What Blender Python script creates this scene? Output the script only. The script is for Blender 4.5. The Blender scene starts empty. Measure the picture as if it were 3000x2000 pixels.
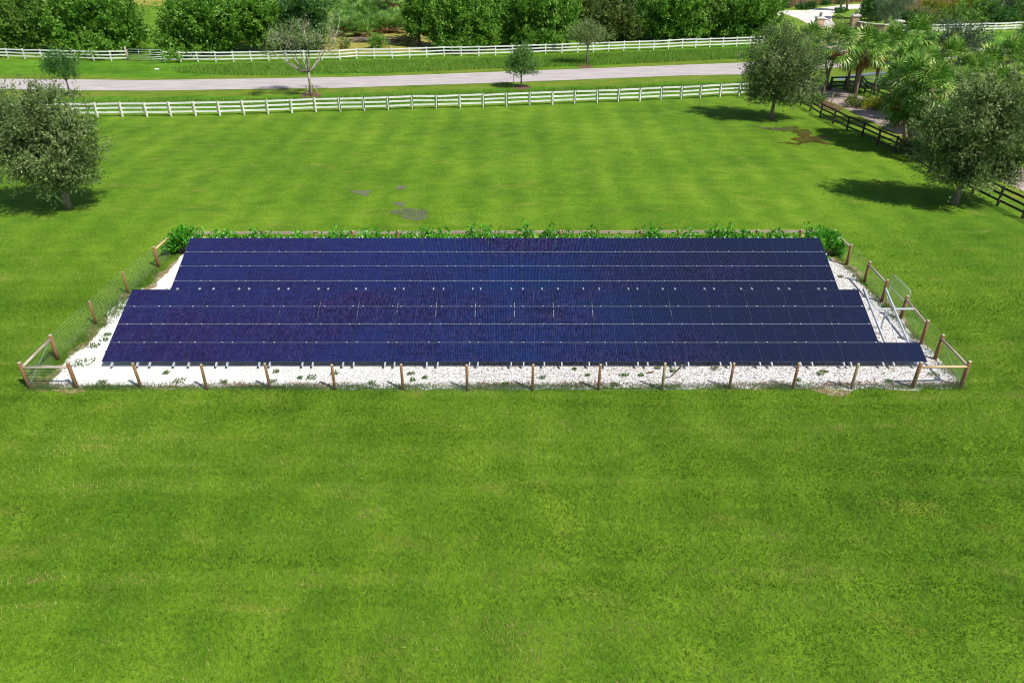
import bpy, math, random
import numpy as np
from mathutils import Vector, Matrix
random.seed(7); rng = np.random.default_rng(11)
scene = bpy.context.scene
COL = scene.collection
PI = math.pi

# ------------------------------------------------------------------ camera model
F, TH, H = 2100.0, 0.5297, 15.7634          # focal length (px of a 3000 px wide frame), pitch down, height
CT, ST = math.cos(TH), math.sin(TH)
def ray(px, py):
    u = (px-1500)/F; v = (py-1000)/F
    return u, CT-v*ST, -ST-v*CT
def G(px, py, z=0.0):                        # survey helper: ground point (height z) seen at a photo position
    dx, dy, dz = ray(px, py); t = (z-H)/dz
    return Vector((dx*t, dy*t, z))
def V(px, py, y0):                           # point of the upright plane y = y0 seen at a photo position
    dx, dy, dz = ray(px, py); t = y0/dy
    return Vector((dx*t, y0, H+dz*t))
def PPM(p):                                  # photo px per metre at a point
    return F/(p[1]*CT-(p[2]-H)*ST)

# ------------------------------------------------------------------ materials
def lin(r, g, b):
    f = lambda c: (c/255/12.92) if c/255 <= .04045 else ((c/255+.055)/1.055)**2.4
    return (f(r), f(g), f(b), 1)
class NT:
    def __init__(s, name):
        s.m = bpy.data.materials.new(name); s.m.use_nodes = True
        s.t = s.m.node_tree; s.n = s.t.nodes; s.l = s.t.links
        s.b = s.n['Principled BSDF']; s.out = s.n['Material Output']
    def add(s, typ, **kw):
        n = s.n.new(typ)
        for k, v in kw.items():
            if k.startswith('i_'):
                key = k[2:].replace('_', ' ')
                n.inputs[int(key) if key.isdigit() else key].default_value = v
            else: setattr(n, k, v)
        return n
    def link(s, a, b): s.l.new(a, b)
    def coord(s, kind='Object', scale=None):
        c = s.add('ShaderNodeTexCoord')
        if scale is None: return c.outputs[kind]
        m = s.add('ShaderNodeMapping'); m.inputs['Scale'].default_value = scale
        s.link(c.outputs[kind], m.inputs['Vector']); return m.outputs[0]
    def noise(s, vec, scale, detail=3, rough=.55, dist=0):
        n = s.add('ShaderNodeTexNoise'); n.inputs['Scale'].default_value = scale
        n.inputs['Detail'].default_value = detail; n.inputs['Roughness'].default_value = rough
        n.inputs['Distortion'].default_value = dist
        s.link(vec, n.inputs['Vector']); return n.outputs['Fac']
    def ramp(s, fac, stops, interp='LINEAR'):
        r = s.add('ShaderNodeValToRGB'); e = r.color_ramp.elements; r.color_ramp.interpolation = interp
        while len(e) < len(stops): e.new(.5)
        for el, (p, c) in zip(e, stops):
            el.position = p; el.color = c if len(c) == 4 else (*c, 1)
        s.link(fac, r.inputs[0]); return r.outputs[0]
    def mix(s, fac, a, b, mode='MIX'):
        m = s.add('ShaderNodeMix', data_type='RGBA', blend_type=mode)
        for v, i in ((fac, 0), (a, 6), (b, 7)):
            if hasattr(v, 'links'): s.link(v, m.inputs[i])
            else: m.inputs[i].default_value = v
        return m.outputs[2]
    def math(s, op, a, b=0.0, c=None):
        m = s.add('ShaderNodeMath', operation=op)
        for i, v in enumerate((a, b) if c is None else (a, b, c)):
            if hasattr(v, 'links'): s.link(v, m.inputs[i])
            else: m.inputs[i].default_value = v
        return m.outputs[0]
    def bump(s, h, strength, dist=.02):
        b = s.add('ShaderNodeBump'); b.inputs['Strength'].default_value = strength
        b.inputs['Distance'].default_value = dist
        s.link(h, b.inputs['Height']); s.link(b.outputs[0], s.b.inputs['Normal'])
    def fin(s, col=None, rough=.8, metal=0, spec=.5):
        if col is not None:
            if hasattr(col, 'links'): s.link(col, s.b.inputs['Base Color'])
            else: s.b.inputs['Base Color'].default_value = col
        if hasattr(rough, 'links'): s.link(rough, s.b.inputs['Roughness'])
        else: s.b.inputs['Roughness'].default_value = rough
        s.b.inputs['Metallic'].default_value = metal
        s.b.inputs['Specular IOR Level'].default_value = spec
        return s.m
M = {}
def grass_mat(name, dark, mid, light, dry, dryness=.5, stripes=0.0, big=.09, fine=1.0):
    t = NT(name); v = t.coord()
    n1 = t.noise(v, big, 3, .6); n2 = t.noise(v, .7, 4, .65, .4); n3 = t.noise(v, 6, 5, .75); n4 = t.noise(v, 34, 2, .7)
    a = t.math('ADD', t.math('MULTIPLY', n1, .50), t.math('MULTIPLY', n2, .50))
    base = t.ramp(a, [(.36, dark), (.5, mid), (.64, light)])
    dn = t.noise(t.coord(scale=(.35, .8, 1)), 1.1, 5, .7, .6)
    base = t.mix(t.ramp(dn, [(.55, (0, 0, 0)), (.75, (dryness,)*3)]), base, dry)
    g = t.math('ADD', t.math('MULTIPLY', n3, .55), t.math('MULTIPLY', n4, .45))
    base = t.mix(1.0, base, t.ramp(g, [(.33, (1-.48*fine,)*3), (.5, (1, 1, 1)), (.68, (1+.4*fine, 1+.33*fine, 1+.1*fine))]), 'MULTIPLY')
    ms = t.noise(t.coord(scale=(.10, 1.6, 1)), 1.4, 5, .7, .8)
    base = t.mix(.8, base, t.ramp(ms, [(.36, (.88, .88, .86)), (.5, (1, 1, 1)), (.66, (1.07, 1.04, 1.0))]), 'MULTIPLY')
    if stripes:
        w = t.add('ShaderNodeTexWave', wave_type='BANDS', bands_direction='X')
        w.inputs['Scale'].default_value = .115; w.inputs['Distortion'].default_value = 1.6; w.inputs['Detail'].default_value = 2
        t.link(v, w.inputs['Vector'])
        base = t.mix(stripes, base, t.ramp(w.outputs['Fac'], [(0, (.80, .84, .8)), (1, (1.14, 1.1, 1.05))]), 'MULTIPLY')
    t.bump(g, .55, .05)
    return t.fin(base, .9, spec=.15)
GD, GM, GL, GY = lin(76,113,21), lin(94,130,27), lin(112,144,37), lin(136,136,63)
M['lawn'] = grass_mat('lawn_grass', GD, GM, GL, GY, .6, .55, .09, 1.25)
M['ditch'] = grass_mat('ditch_grass', lin(62,108,18), lin(84,130,26), lin(104,148,40), lin(120,128,48), .5, 0, .2)
M['verge'] = grass_mat('verge_grass', lin(84,116,28), lin(104,128,36), lin(122,136,52), lin(144,132,70), .9, 0, .2, .8)
M['drygrass'] = grass_mat('dry_grass', lin(112,128,34), lin(150,146,66), lin(176,160,96), lin(178,156,100), .8, 0, .12, .8)
M['parkgrass'] = grass_mat('park_grass', lin(92,128,34), lin(112,142,44), lin(130,154,58), lin(146,150,74), .5, 0, .2, .6)

def attr_leaf(name, stops, rough=.5, trans=.3, spec=.4):
    t = NT(name); a = t.add('ShaderNodeAttribute', attribute_name='rnd')
    c = t.ramp(a.outputs['Fac'], stops)
    t.fin(c, rough, spec=spec)
    tr = t.add('ShaderNodeBsdfTranslucent'); t.link(c, tr.inputs['Color'])
    mx = t.add('ShaderNodeMixShader'); mx.inputs[0].default_value = trans
    t.link(t.b.outputs[0], mx.inputs[1]); t.link(tr.outputs[0], mx.inputs[2]); t.link(mx.outputs[0], t.out.inputs[0])
    return t.m
M['oakleaf'] = attr_leaf('live_oak_leaf', [(0, lin(66,92,42)), (.4, lin(108,130,70)), (.8, lin(148,166,104)), (1, lin(192,196,150))], .5, .25, .35)
M['greyleaf'] = attr_leaf('grey_leaf', [(0, lin(64,90,60)), (.5, lin(94,116,82)), (1, lin(146,154,126))], .5, .2)
M['darkleaf'] = attr_leaf('dark_leaf', [(0, lin(46,86,34)), (.5, lin(74,120,50)), (1, lin(116,156,76))], .45, .25)
M['broadleaf'] = attr_leaf('broad_leaf', [(0, lin(56,100,24)), (.45, lin(96,148,42)), (.8, lin(136,180,64)), (1, lin(184,210,108))], .42, .34)
M['limeleaf'] = attr_leaf('lime_leaf', [(0, lin(66,110,36)), (.5, lin(104,146,50)), (1, lin(160,186,90))], .5, .34)
M['oliveleaf'] = attr_leaf('olive_leaf', [(0, lin(66,94,34)), (.5, lin(96,122,46)), (.9, lin(128,134,70)), (1, lin(150,120,90))], .55, .3)
M['yellowleaf'] = attr_leaf('yellow_leaf', [(0, lin(112,128,30)), (.5, lin(150,158,44)), (1, lin(196,180,60))], .6, .3)
M['hedgeleaf'] = attr_leaf('hedge_leaf', [(0, lin(46,116,18)), (.5, lin(80,162,30)), (1, lin(134,202,60))], .35, .35, .4)
M['palmleaf'] = attr_leaf('palm_leaf', [(0, lin(54,102,30)), (.4, lin(92,144,46)), (.75, lin(142,180,74)), (1, lin(214,216,136))], .4, .26, .5)
M['palmettoleaf'] = attr_leaf('palmetto_leaf', [(0, lin(70,120,40)), (.5, lin(118,164,66)), (.9, lin(170,200,112)), (1, lin(184,190,150))], .45, .25)
M['deadleaf'] = attr_leaf('dead_frond', [(0, lin(92,54,28)), (.5, lin(136,88,46)), (1, lin(188,150,84))], .8, .15)
M['reed'] = attr_leaf('reed_blade', [(0, lin(140,112,86)), (.5, lin(180,148,118)), (.8, lin(160,160,90)), (1, lin(206,180,150))], .8, .2)
M['blade'] = attr_leaf('grass_blade', [(0, lin(50,82,20)), (.22, lin(86,122,28)), (.46, lin(117,151,41)), (.70, lin(152,180,70)), (.87, lin(188,184,110)), (1, lin(178,138,108))], .6, .36, .2)
M['tallblade'] = attr_leaf('tall_grass_blade', [(0, lin(98,140,44)), (.5, lin(128,166,62)), (.88, lin(164,186,92)), (1, lin(206,206,150))], .6, .36, .2)
M['weed'] = attr_leaf('weed_leaf', [(0, lin(58,94,32)), (.5, lin(88,122,48)), (.85, lin(116,134,66)), (1, lin(140,112,80))], .6, .25)

def simple(name, a, b, scale=8, rough=.8, metal=0, stretch=(1, 1, 1), bump=0, spec=.5):
    t = NT(name); v = t.coord(scale=stretch)
    n = t.noise(v, scale, 5, .65)
    if bump: t.bump(n, bump, .02)
    return t.fin(t.ramp(n, [(.3, a), (.7, b)]), rough, metal, spec)
M['bark'] = simple('grey_bark', lin(92,80,70), lin(160,146,132), 9, .9, 0, (1, 1, .25), .6)
M['palebark'] = simple('pale_bark', lin(140,128,116), lin(206,196,180), 7, .9, 0, (1, 1, .3), .5)
M['youngleaf'] = attr_leaf('young_leaf', [(0, lin(56,96,34)), (.5, lin(90,134,54)), (1, lin(140,176,90))], .5, .25)
M['halfbark'] = simple('mottled_bark', lin(112,100,90), lin(190,178,160), 3, .9, 0, (1, 1, .3), .5)
M['palmbark'] = simple('palm_bark', lin(96,78,66), lin(158,138,122), 6, .9, 0, (1, 1, 3), .8)
M['postwood'] = simple('treated_post_wood', lin(104,72,42), lin(152,114,76), 7, .85, 0, (3, 3, .35), .4)
M['weatheredpost'] = simple('weathered_post_wood', lin(122,108,80), lin(168,150,116), 7, .85, 0, (3, 3, .35), .4)
M['railwood'] = simple('weathered_rail_wood', lin(150,130,114), lin(206,190,172), 5, .85, 0, (.4, .4, 3), .4)
M['newrail'] = simple('pale_rail_wood', lin(200,164,118), lin(228,196,152), 5, .8, 0, (.4, .4, 3), .3)
M['cutwood'] = simple('cut_end_wood', lin(190,176,150), lin(214,204,182), 20, .8)
M['whitepaint'] = simple('white_fence_paint', lin(208,208,200), lin(244,244,240), 1.6, .55, 0, (.5, .5, 2), .1)
M['darkwood'] = simple('dark_post_wood', lin(38,30,28), lin(66,54,50), 6, .7, 0, (1, 1, .4), .2)
M['pinkwood'] = simple('pinkish_post_wood', lin(140,112,104), lin(186,164,154), 6, .8, 0, (1, 1, .4), .2)
M['blackwood'] = simple('black_fence_wood', lin(34,29,25), lin(84,76,68), 4, .7, 0, (.6, .6, 2), .3)
M['galv'] = simple('galvanised_steel', lin(176,184,190), lin(222,228,232), 14, .38, .35)
M['alu'] = simple('aluminium', lin(130,138,150), lin(176,184,196), 20, .4, .3)
M['clamp'] = simple('clamp_metal', lin(150,158,164), lin(192,198,204), 20, .4, .1)
M['wire'] = simple('wire_steel', lin(176,186,180), lin(214,220,214), 20, .45, .3)
M['iron'] = simple('wrought_iron', lin(40,38,38), lin(64,60,58), 10, .5, .4)
M['stake'] = simple('stake_wood', lin(168,146,118), lin(206,188,160), 8, .85)
M['capstone'] = simple('cap_stone', lin(206,200,188), lin(232,228,218), 6, .8)
M['buffwall'] = simple('buff_render', lin(150,118,94), lin(176,142,116), 3, .9)
M['lantern'] = simple('lantern_metal', lin(92,98,104), lin(140,146,150), 9, .5, .3)
M['frame'] = simple('dark_frame', lin(30,36,60), lin(46,56,84), 9, .4)
M['conduit'] = simple('grey_conduit', lin(120,122,124), lin(150,152,154), 9, .5)
M['mulch'] = simple('brown_mulch', lin(84,58,42), lin(130,96,72), 12, .95, bump=.8)
M['water'] = simple('ditch_water', lin(92,100,92), lin(128,134,128), 2, .12, 0)
M['roofing'] = simple('roof_shingle', lin(92,74,66), lin(120,98,88), 5, .9)
M['darkglass'] = simple('window_glass', lin(22,26,32), lin(36,42,50), 3, .1)
M['housewall'] = simple('house_wall', lin(128,66,48), lin(156,88,66), 4, .9)
M['plastic'] = simple('white_plastic', lin(226,226,226), lin(240,240,240), 5, .4)

t = NT('brick'); br = t.add('ShaderNodeTexBrick'); br.inputs['Scale'].default_value = 3.2
br.inputs['Color1'].default_value = lin(176,142,112); br.inputs['Color2'].default_value = lin(204,172,140); br.inputs['Mortar'].default_value = lin(196,188,176)
t.link(t.coord(), br.inputs['Vector']); M['brick'] = t.fin(br.outputs[0], .9)

t = NT('gravel'); v = t.coord()
vo = t.add('ShaderNodeTexVoronoi'); vo.inputs['Scale'].default_value = 17; t.link(v, vo.inputs['Vector'])
vc = t.add('ShaderNodeSeparateColor'); t.link(vo.outputs['Color'], vc.inputs[0])
c = t.ramp(vc.outputs[0], [(0, lin(240,238,234)), (.84, lin(224,220,216)), (.93, lin(176,164,158)), (1, lin(120,108,102))])
c = t.mix(t.ramp(vo.outputs['Distance'], [(.38, (0, 0, 0)), (.8, (.7,)*3)]), c, lin(122,110,102))
sp = t.noise(v, 15, 4, .8); c = t.mix(t.ramp(sp, [(.565, (0, 0, 0)), (.64, (.85,)*3)]), c, lin(96,84,74))
big = t.noise(v, .35, 3, .6)
c = t.mix(t.ramp(big, [(.52, (0, 0, 0)), (.75, (.5,)*3)]), c, lin(176,162,150))
# the left end fades to white: overexposed glare put into the colour
sx = t.add('ShaderNodeSeparateXYZ'); t.link(v, sx.inputs[0])
cl = t.math('ADD', t.math('MULTIPLY', sx.outputs[0], -.04), t.math('MULTIPLY', big, .9))
c = t.mix(t.ramp(cl, [(.40, (0, 0, 0)), (1.2, (.72,)*3)]), c, lin(236,236,228))
t.bump(vo.outputs['Distance'], .7, .03); M['gravel'] = t.fin(c, .9, spec=.2)
M['dirt'] = (lambda t: (t.bump(t.noise(t.coord(), 14, 4, .7), .5, .03), t.fin(t.ramp(t.noise(t.coord(), 2.2, 6, .7), [(.3, lin(112,86,62)), (.5, lin(160,136,112)), (.7, lin(196,180,158))]), .95, spec=.1))[1])(NT('bare_dirt'))

t = NT('road_asphalt'); v = t.coord(scale=(.25, 1, 1))
c = t.ramp(t.noise(v, 1.1, 5, .6), [(.3, lin(172,162,160)), (.7, lin(196,186,184))])
c = t.mix(1.0, c, t.ramp(t.noise(t.coord(), 22, 3, .7), [(.3, (.86,)*3), (.7, (1.1,)*3)]), 'MULTIPLY')
c = t.mix(t.ramp(t.noise(t.coord(scale=(.12, .9, 1)), 1.3, 5, .7, .6), [(.56, (0, 0, 0)), (.7, (.55,)*3)]), c, lin(150,138,132))
c = t.mix(t.ramp(t.noise(t.coord(scale=(.3, 1, 1)), .9, 3, .5), [(.70, (0, 0, 0)), (.73, (.7,)*3)]), c, lin(226,220,214))
M['road'] = t.fin(c, .9, spec=.2)
t = NT('driveway_asphalt'); v = t.coord()
c = t.ramp(t.noise(v, .7, 5, .65), [(.3, lin(138,116,108)), (.55, lin(168,150,142)), (.75, lin(192,178,170))])
c = t.mix(1.0, c, t.ramp(t.noise(v, 16, 3, .7), [(.3, (.82,)*3), (.7, (1.12,)*3)]), 'MULTIPLY'); M['driveway'] = t.fin(c, .9, spec=.2)
t = NT('pale_concrete'); c = t.ramp(t.noise(t.coord(), .5, 4, .6), [(.3, lin(208,196,188)), (.7, lin(232,224,216))]); M['concrete'] = t.fin(c, .9)
t = NT('puddle_water'); v = t.coord()
c = t.ramp(t.noise(v, .9, 5, .7), [(.35, lin(62,46,20)), (.52, lin(92,72,30)), (.60, lin(78,98,30))]); M['puddle'] = t.fin(c, .14, spec=.4)
t = NT('wet_mud'); v = t.coord()
n = t.noise(v, 2.2, 5, .75)
c = t.ramp(n, [(.38, lin(98,94,84)), (.52, lin(104,108,76)), (.62, lin(92,124,44))]); M['mud'] = t.fin(c, t.ramp(n, [(.4, (.3,)*3), (.55, (.85,)*3)]))

# solar module glass: 24 x 6 half-cut cells
t = NT('solar_cells'); uv = t.add('ShaderNodeUVMap', uv_map='UVMap'); s = t.add('ShaderNodeSeparateXYZ'); t.link(uv.outputs[0], s.inputs[0])
U = t.math('MULTIPLY', s.outputs[0], 24.0); W_ = t.math('MULTIPLY', s.outputs[1], 6.0)
oi = t.add('ShaderNodeObjectInfo')
cb = t.add('ShaderNodeCombineXYZ'); t.link(t.math('FLOOR', U), cb.inputs[0]); t.link(t.math('FLOOR', W_), cb.inputs[1]); t.link(t.math('MULTIPLY', oi.outputs['Random'], 57.0), cb.inputs[2])
wn = t.add('ShaderNodeTexWhiteNoise', noise_dimensions='3D'); t.link(cb.outputs[0], wn.inputs['Vector'])
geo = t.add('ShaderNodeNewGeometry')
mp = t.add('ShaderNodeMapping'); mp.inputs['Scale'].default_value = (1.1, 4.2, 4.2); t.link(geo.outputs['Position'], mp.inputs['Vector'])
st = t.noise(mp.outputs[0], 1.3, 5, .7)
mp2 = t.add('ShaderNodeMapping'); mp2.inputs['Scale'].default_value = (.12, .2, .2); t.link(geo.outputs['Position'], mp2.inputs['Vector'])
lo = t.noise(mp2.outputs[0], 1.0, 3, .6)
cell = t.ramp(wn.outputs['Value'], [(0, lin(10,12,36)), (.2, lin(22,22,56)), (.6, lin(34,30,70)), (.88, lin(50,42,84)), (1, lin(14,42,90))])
cell = t.mix(t.ramp(lo, [(.42, (0, 0, 0)), (.60, (.75,)*3)]), cell, lin(10,42,90))  # broad blue reflections painted into the cell colour
cell = t.mix(t.ramp(st, [(.56, (0, 0, 0)), (.70, (.45,)*3)]), cell, lin(62,54,70))  # brownish sheen streaks of the glass, painted as cell colour
cell = t.mix(t.ramp(st, [(.34, (.75,)*3), (.46, (0, 0, 0))]), cell, lin(8,18,46))  # dark bands between the painted sheen streaks
fu = t.math('FRACT', U); fw = t.math('FRACT', W_)
du = t.math('ABSOLUTE', t.math('SUBTRACT', fu, .5)); dw = t.math('ABSOLUTE', t.math('SUBTRACT', fw, .5))
lu = t.math('GREATER_THAN', du, .44); lw = t.math('GREATER_THAN', dw, .465)
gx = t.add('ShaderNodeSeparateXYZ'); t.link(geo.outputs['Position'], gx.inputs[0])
cell = t.mix(t.ramp(t.math('ADD', t.math('MULTIPLY', gx.outputs[0], .05), lo), [(.60, (0, 0, 0)), (1.0, (.8,)*3)]), cell, lin(16,24,46))  # view-dependent darkening toward the right, put into the colour
cell = t.mix(t.ramp(t.math('ADD', t.math('MULTIPLY', gx.outputs[0], -.05), lo), [(.55, (0, 0, 0)), (1.0, (.32,)*3)]), cell, lin(42,30,84))  # violet sheen toward the left, also put into the colour
cell = t.mix(t.math('MULTIPLY', lu, .4), cell, lin(92,84,112))
cell = t.mix(t.math('MULTIPLY', lw, .6), cell, lin(10,10,30))
mid = t.math('LESS_THAN', t.math('ABSOLUTE', t.math('SUBTRACT', s.outputs[0], .5)), .0035)
cell = t.mix(t.math('MULTIPLY', mid, .15), cell, lin(120,140,190))
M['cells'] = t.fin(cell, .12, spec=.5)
M['ground_soil'] = M['lawn']

# ------------------------------------------------------------------ mesh building
class MB:
    def __init__(s): s.v = []; s.f = []; s.mi = []; s.rnd = None
    def face(s, idx, mi=0): s.f.append(idx); s.mi.append(mi)
    def quad(s, a, b, c, d, mi=0):
        n = len(s.v); s.v += [tuple(a), tuple(b), tuple(c), tuple(d)]; s.face((n, n+1, n+2, n+3), mi)
    def obox(s, o, X, Y, Z, mi=0):           # oriented box from corner o with edge vectors
        o, X, Y, Z = map(Vector, (o, X, Y, Z)); n = len(s.v)
        for k in range(8):
            s.v.append(tuple(o+X*(k & 1)+Y*((k >> 1) & 1)+Z*((k >> 2) & 1)))
        for q in ((0, 2, 3, 1), (4, 5, 7, 6), (0, 1, 5, 4), (2, 6, 7, 3), (0, 4, 6, 2), (1, 3, 7, 5)):
            s.face(tuple(n+i for i in q), mi)
    def box(s, x0, x1, y0, y1, z0, z1, mi=0): s.obox((x0, y0, z0), (x1-x0, 0, 0), (0, y1-y0, 0), (0, 0, z1-z0), mi)
    def bar(s, a, b, w, h, mi=0, up=(0, 0, 1)):     # board: w across, h along "up", centred on segment a-b
        a, b = Vector(a), Vector(b); d = (b-a).normalized(); up = Vector(up)
        side = d.cross(up).normalized(); u = side.cross(d).normalized()
        s.obox(a-side*w/2-u*h/2, b-a, side*w, u*h, mi)
    def tube(s, pts, rad, n=8, mi=0, cap=True, capmi=None):
        pts = [Vector(p) for p in pts]; m = len(pts)
        if not hasattr(rad, '__len__'): rad = [rad]*m
        base = len(s.v); ref = None
        for i, p in enumerate(pts):
            d = (pts[min(i+1, m-1)]-pts[max(i-1, 0)]).normalized()
            if ref is None: ref = Vector((1, 0, 0)) if abs(d.x) < .8 else Vector((0, 1, 0))
            a = (ref-d*ref.dot(d)).normalized(); ref = a; b = d.cross(a)
            for k in range(n):
                an = 2*PI*k/n; s.v.append(tuple(p+(a*math.cos(an)+b*math.sin(an))*rad[i]))
        for i in range(m-1):
            for k in range(n):
                k2 = (k+1) % n; o = base+i*n
                s.face((o+k, o+k2, o+n+k2, o+n+k), mi)
        if cap:
            s.face(tuple(base+k for k in reversed(range(n))), mi if capmi is None else capmi)
            s.face(tuple(base+(m-1)*n+k for k in range(n)), mi if capmi is None else capmi)
    def build(s, name, mats, parent=None, smooth=False):
        me = bpy.data.meshes.new(name); me.from_pydata(s.v, [], s.f)
        if not isinstance(mats, (list, tuple)): mats = [mats]
        for m in mats: me.materials.append(m)
        if len(mats) > 1: me.polygons.foreach_set('material_index', s.mi)
        if smooth: me.polygons.foreach_set('use_smooth', [True]*len(s.f))
        me.update(); return link(name, me, parent)
def link(name, me, parent=None):
    o = bpy.data.objects.new(name, me); COL.objects.link(o)
    if parent is not None: o.parent = parent
    return o
def tag(o, label=None, cat=None, group=None, kind=None):
    for k, v in (('label', label), ('category', cat), ('group', group), ('kind', kind)):
        if v: o[k] = v
    return o
def thing(name, label, cat, loc=(0, 0, 0), group=None):
    o = bpy.data.objects.new(name, None); COL.objects.link(o); o.location = loc; o.empty_display_size = .2
    return tag(o, label, cat, group)
def npmesh(name, verts, nper, mat, rnd, parent=None, smooth=False):   # faces of nper consecutive vertices, with per-face value
    verts = np.asarray(verts, dtype=np.float32).reshape(-1, 3); nf = len(verts)//nper
    me = bpy.data.meshes.new(name)
    me.vertices.add(len(verts)); me.vertices.foreach_set('co', verts.ravel())
    me.loops.add(nf*nper); me.loops.foreach_set('vertex_index', np.arange(nf*nper, dtype=np.int32))
    me.polygons.add(nf); me.polygons.foreach_set('loop_start', np.arange(nf, dtype=np.int32)*nper)
    try: me.polygons.foreach_set('loop_total', np.full(nf, nper, dtype=np.int32))
    except Exception: pass
    me.materials.append(mat)
    at = me.attributes.new('rnd', 'FLOAT', 'FACE'); at.data.foreach_set('value', np.asarray(rnd, dtype=np.float32))
    me.update(calc_edges=True); me.validate()
    return link(name, me, parent)
def unit(a): return a/np.maximum(np.linalg.norm(a, axis=-1, keepdims=True), 1e-9)

def leaf_quads(P, D, L, Wd, upbias=.8):
    """rhombic leaves at P, long axis near D"""
    n = len(P); ax = unit(D+rng.normal(0, .55, (n, 3)))
    nr = rng.normal(0, 1, (n, 3)); nr[:, 2] += upbias; sd = unit(np.cross(ax, nr))
    l = (L*rng.uniform(.6, 1.3, n))[:, None]; w = (Wd*rng.uniform(.7, 1.3, n))[:, None]
    q = np.stack([P-ax*l*.5, P+sd*w*.5-ax*l*.05, P+ax*l*.5, P-sd*w*.5-ax*l*.05], 1)
    return q.reshape(-1, 3)

def crown_points(lobes, nclump, shell=.42, zmin=None):
    vol = np.array([l[3]*l[4]*l[5] for l in lobes]); k = rng.choice(len(lobes), nclump, p=vol/vol.sum())
    d = unit(rng.normal(0, 1, (nclump, 3))); r = rng.uniform(0, 1, nclump)**shell
    Lb = np.array(lobes)[k]
    # lumpy outline
    ph = d @ np.array([[3.1, 1.7, -2.3], [-2.2, 3.9, 1.4], [1.3, -2.8, 3.5]])
    r = r*(1+.16*np.sin(ph*1.9).sum(1)/1.5+.06*np.sin(ph[:, 0]*4.3)*np.sin(ph[:, 1]*3.7))
    c = Lb[:, :3]+d*r[:, None]*Lb[:, 3:6]
    out = unit(d*np.array([1, 1, .8])+np.array([0, 0, .65]))
    if zmin is not None: c[:, 2] = np.maximum(c[:, 2], zmin+rng.uniform(0, .4, nclump))
    return c, out

def crown(name, parent, lobes, nclump, twigs, perleaf, L, Wd, twl, mat, spread=.75, jit=.07, zmin=.4, shell=.42, cr=.25, inner=.0):
    c, o = crown_points(lobes, nclump, shell, zmin)
    cval = rng.uniform(0, 1, nclump)
    n = nclump*twigs
    cc = np.repeat(c, twigs, 0)+rng.normal(0, cr, (n, 3)); D = unit(np.repeat(o, twigs, 0)+rng.normal(0, spread, (n, 3)))
    ln = rng.uniform(.5, 1.3, n)*twl
    P = np.repeat(cc, perleaf, 0); DD = np.repeat(D, perleaf, 0)
    s = rng.uniform(0, 1, len(P))*np.repeat(ln, perleaf)
    P = P+DD*s[:, None]+rng.normal(0, jit, P.shape)
    q = leaf_quads(P, DD, L, Wd)
    rnd = np.clip(.45*np.repeat(np.repeat(cval, twigs), perleaf)+.55*rng.uniform(0, 1, len(P))+rng.normal(0, .08, len(P)), 0, 1)
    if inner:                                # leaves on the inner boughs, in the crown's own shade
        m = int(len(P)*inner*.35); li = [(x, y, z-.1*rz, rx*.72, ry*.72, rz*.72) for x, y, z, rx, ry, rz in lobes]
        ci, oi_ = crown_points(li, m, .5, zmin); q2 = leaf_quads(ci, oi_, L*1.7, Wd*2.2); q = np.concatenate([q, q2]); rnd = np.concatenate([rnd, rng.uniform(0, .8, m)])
    npmesh(name, q, 4, mat, rnd, parent)
    return c

def limbs(mb, start, r0, targets, n=6, wob=.12):
    for tg in targets:
        tg = Vector(tg); a = Vector(start); L = (tg-a).length
        mid1 = a.lerp(tg, .35)+Vector((random.gauss(0, wob), random.gauss(0, wob), L*.08)); mid2 = a.lerp(tg, .7)+Vector((random.gauss(0, wob), random.gauss(0, wob), L*.05))
        mb.tube([a, mid1, mid2, tg], [r0, r0*.65, r0*.38, r0*.1], n)

def tree(label, basepx, lobes_px, nclump, twigs, per, L, Wd, twl, leaf, trunk_r, name='tree', bark='bark', fork=.3, group=None, nl=7,
         jit=.07, cr=.25, spread=.75, zmin=.5, lean=0, inner=0, ydepth=.9, cat='tree', shell=.42, twiglines=0, basez=None):
    b = G(*basepx); root = thing(name, label, cat, b, group)
    lobes = []
    for (px, py, rx, ry, *dy) in lobes_px:
        y0 = b.y+(dy[0] if dy else 0); c = V(px, py, y0); k = PPM(c)
        lobes.append((c.x-b.x, c.y-b.y, c.z, rx/k, rx/k*ydepth, ry/k/math.cos(.35)))
    cs = crown('crown', root, lobes, nclump, twigs, per, L, Wd, twl, M[leaf], spread, jit, zmin, shell, cr, inner)
    zt = max(l[2]+l[5] for l in lobes); zl = min(l[2]-l[5] for l in lobes)
    main = lobes[int(np.argmax([l[3]*l[5] for l in lobes]))]
    fz = max(zt*fork, .6); fx = main[0]*.25
    mb = MB(); mb.tube([(0, 0, -.1), (fx*.3, main[1]*.1, fz*.45), (fx, main[1]*.25, fz)], [trunk_r*1.35, trunk_r, trunk_r*.85], 10)
    far = cs[rng.choice(len(cs), min(nl, len(cs)), replace=False)]
    limbs(mb, (fx, main[1]*.25, fz-.05), trunk_r*.6, [tuple(np.array([fx, main[1]*.25, fz])*.18+c*.82) for c in far])
    if twiglines:
        for c in cs[rng.choice(len(cs), min(twiglines, len(cs)), replace=False)]:
            c = Vector(c); core = Vector((main[0], main[1], main[2]-main[5]*.45)); mb.tube([core.lerp(c, .25), core.lerp(c, .6)+Vector((0, 0, .1)), c], [trunk_r*.16, trunk_r*.1, .015], 4)
    mb.build('trunk', M[bark], root, True)
    return root

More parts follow.
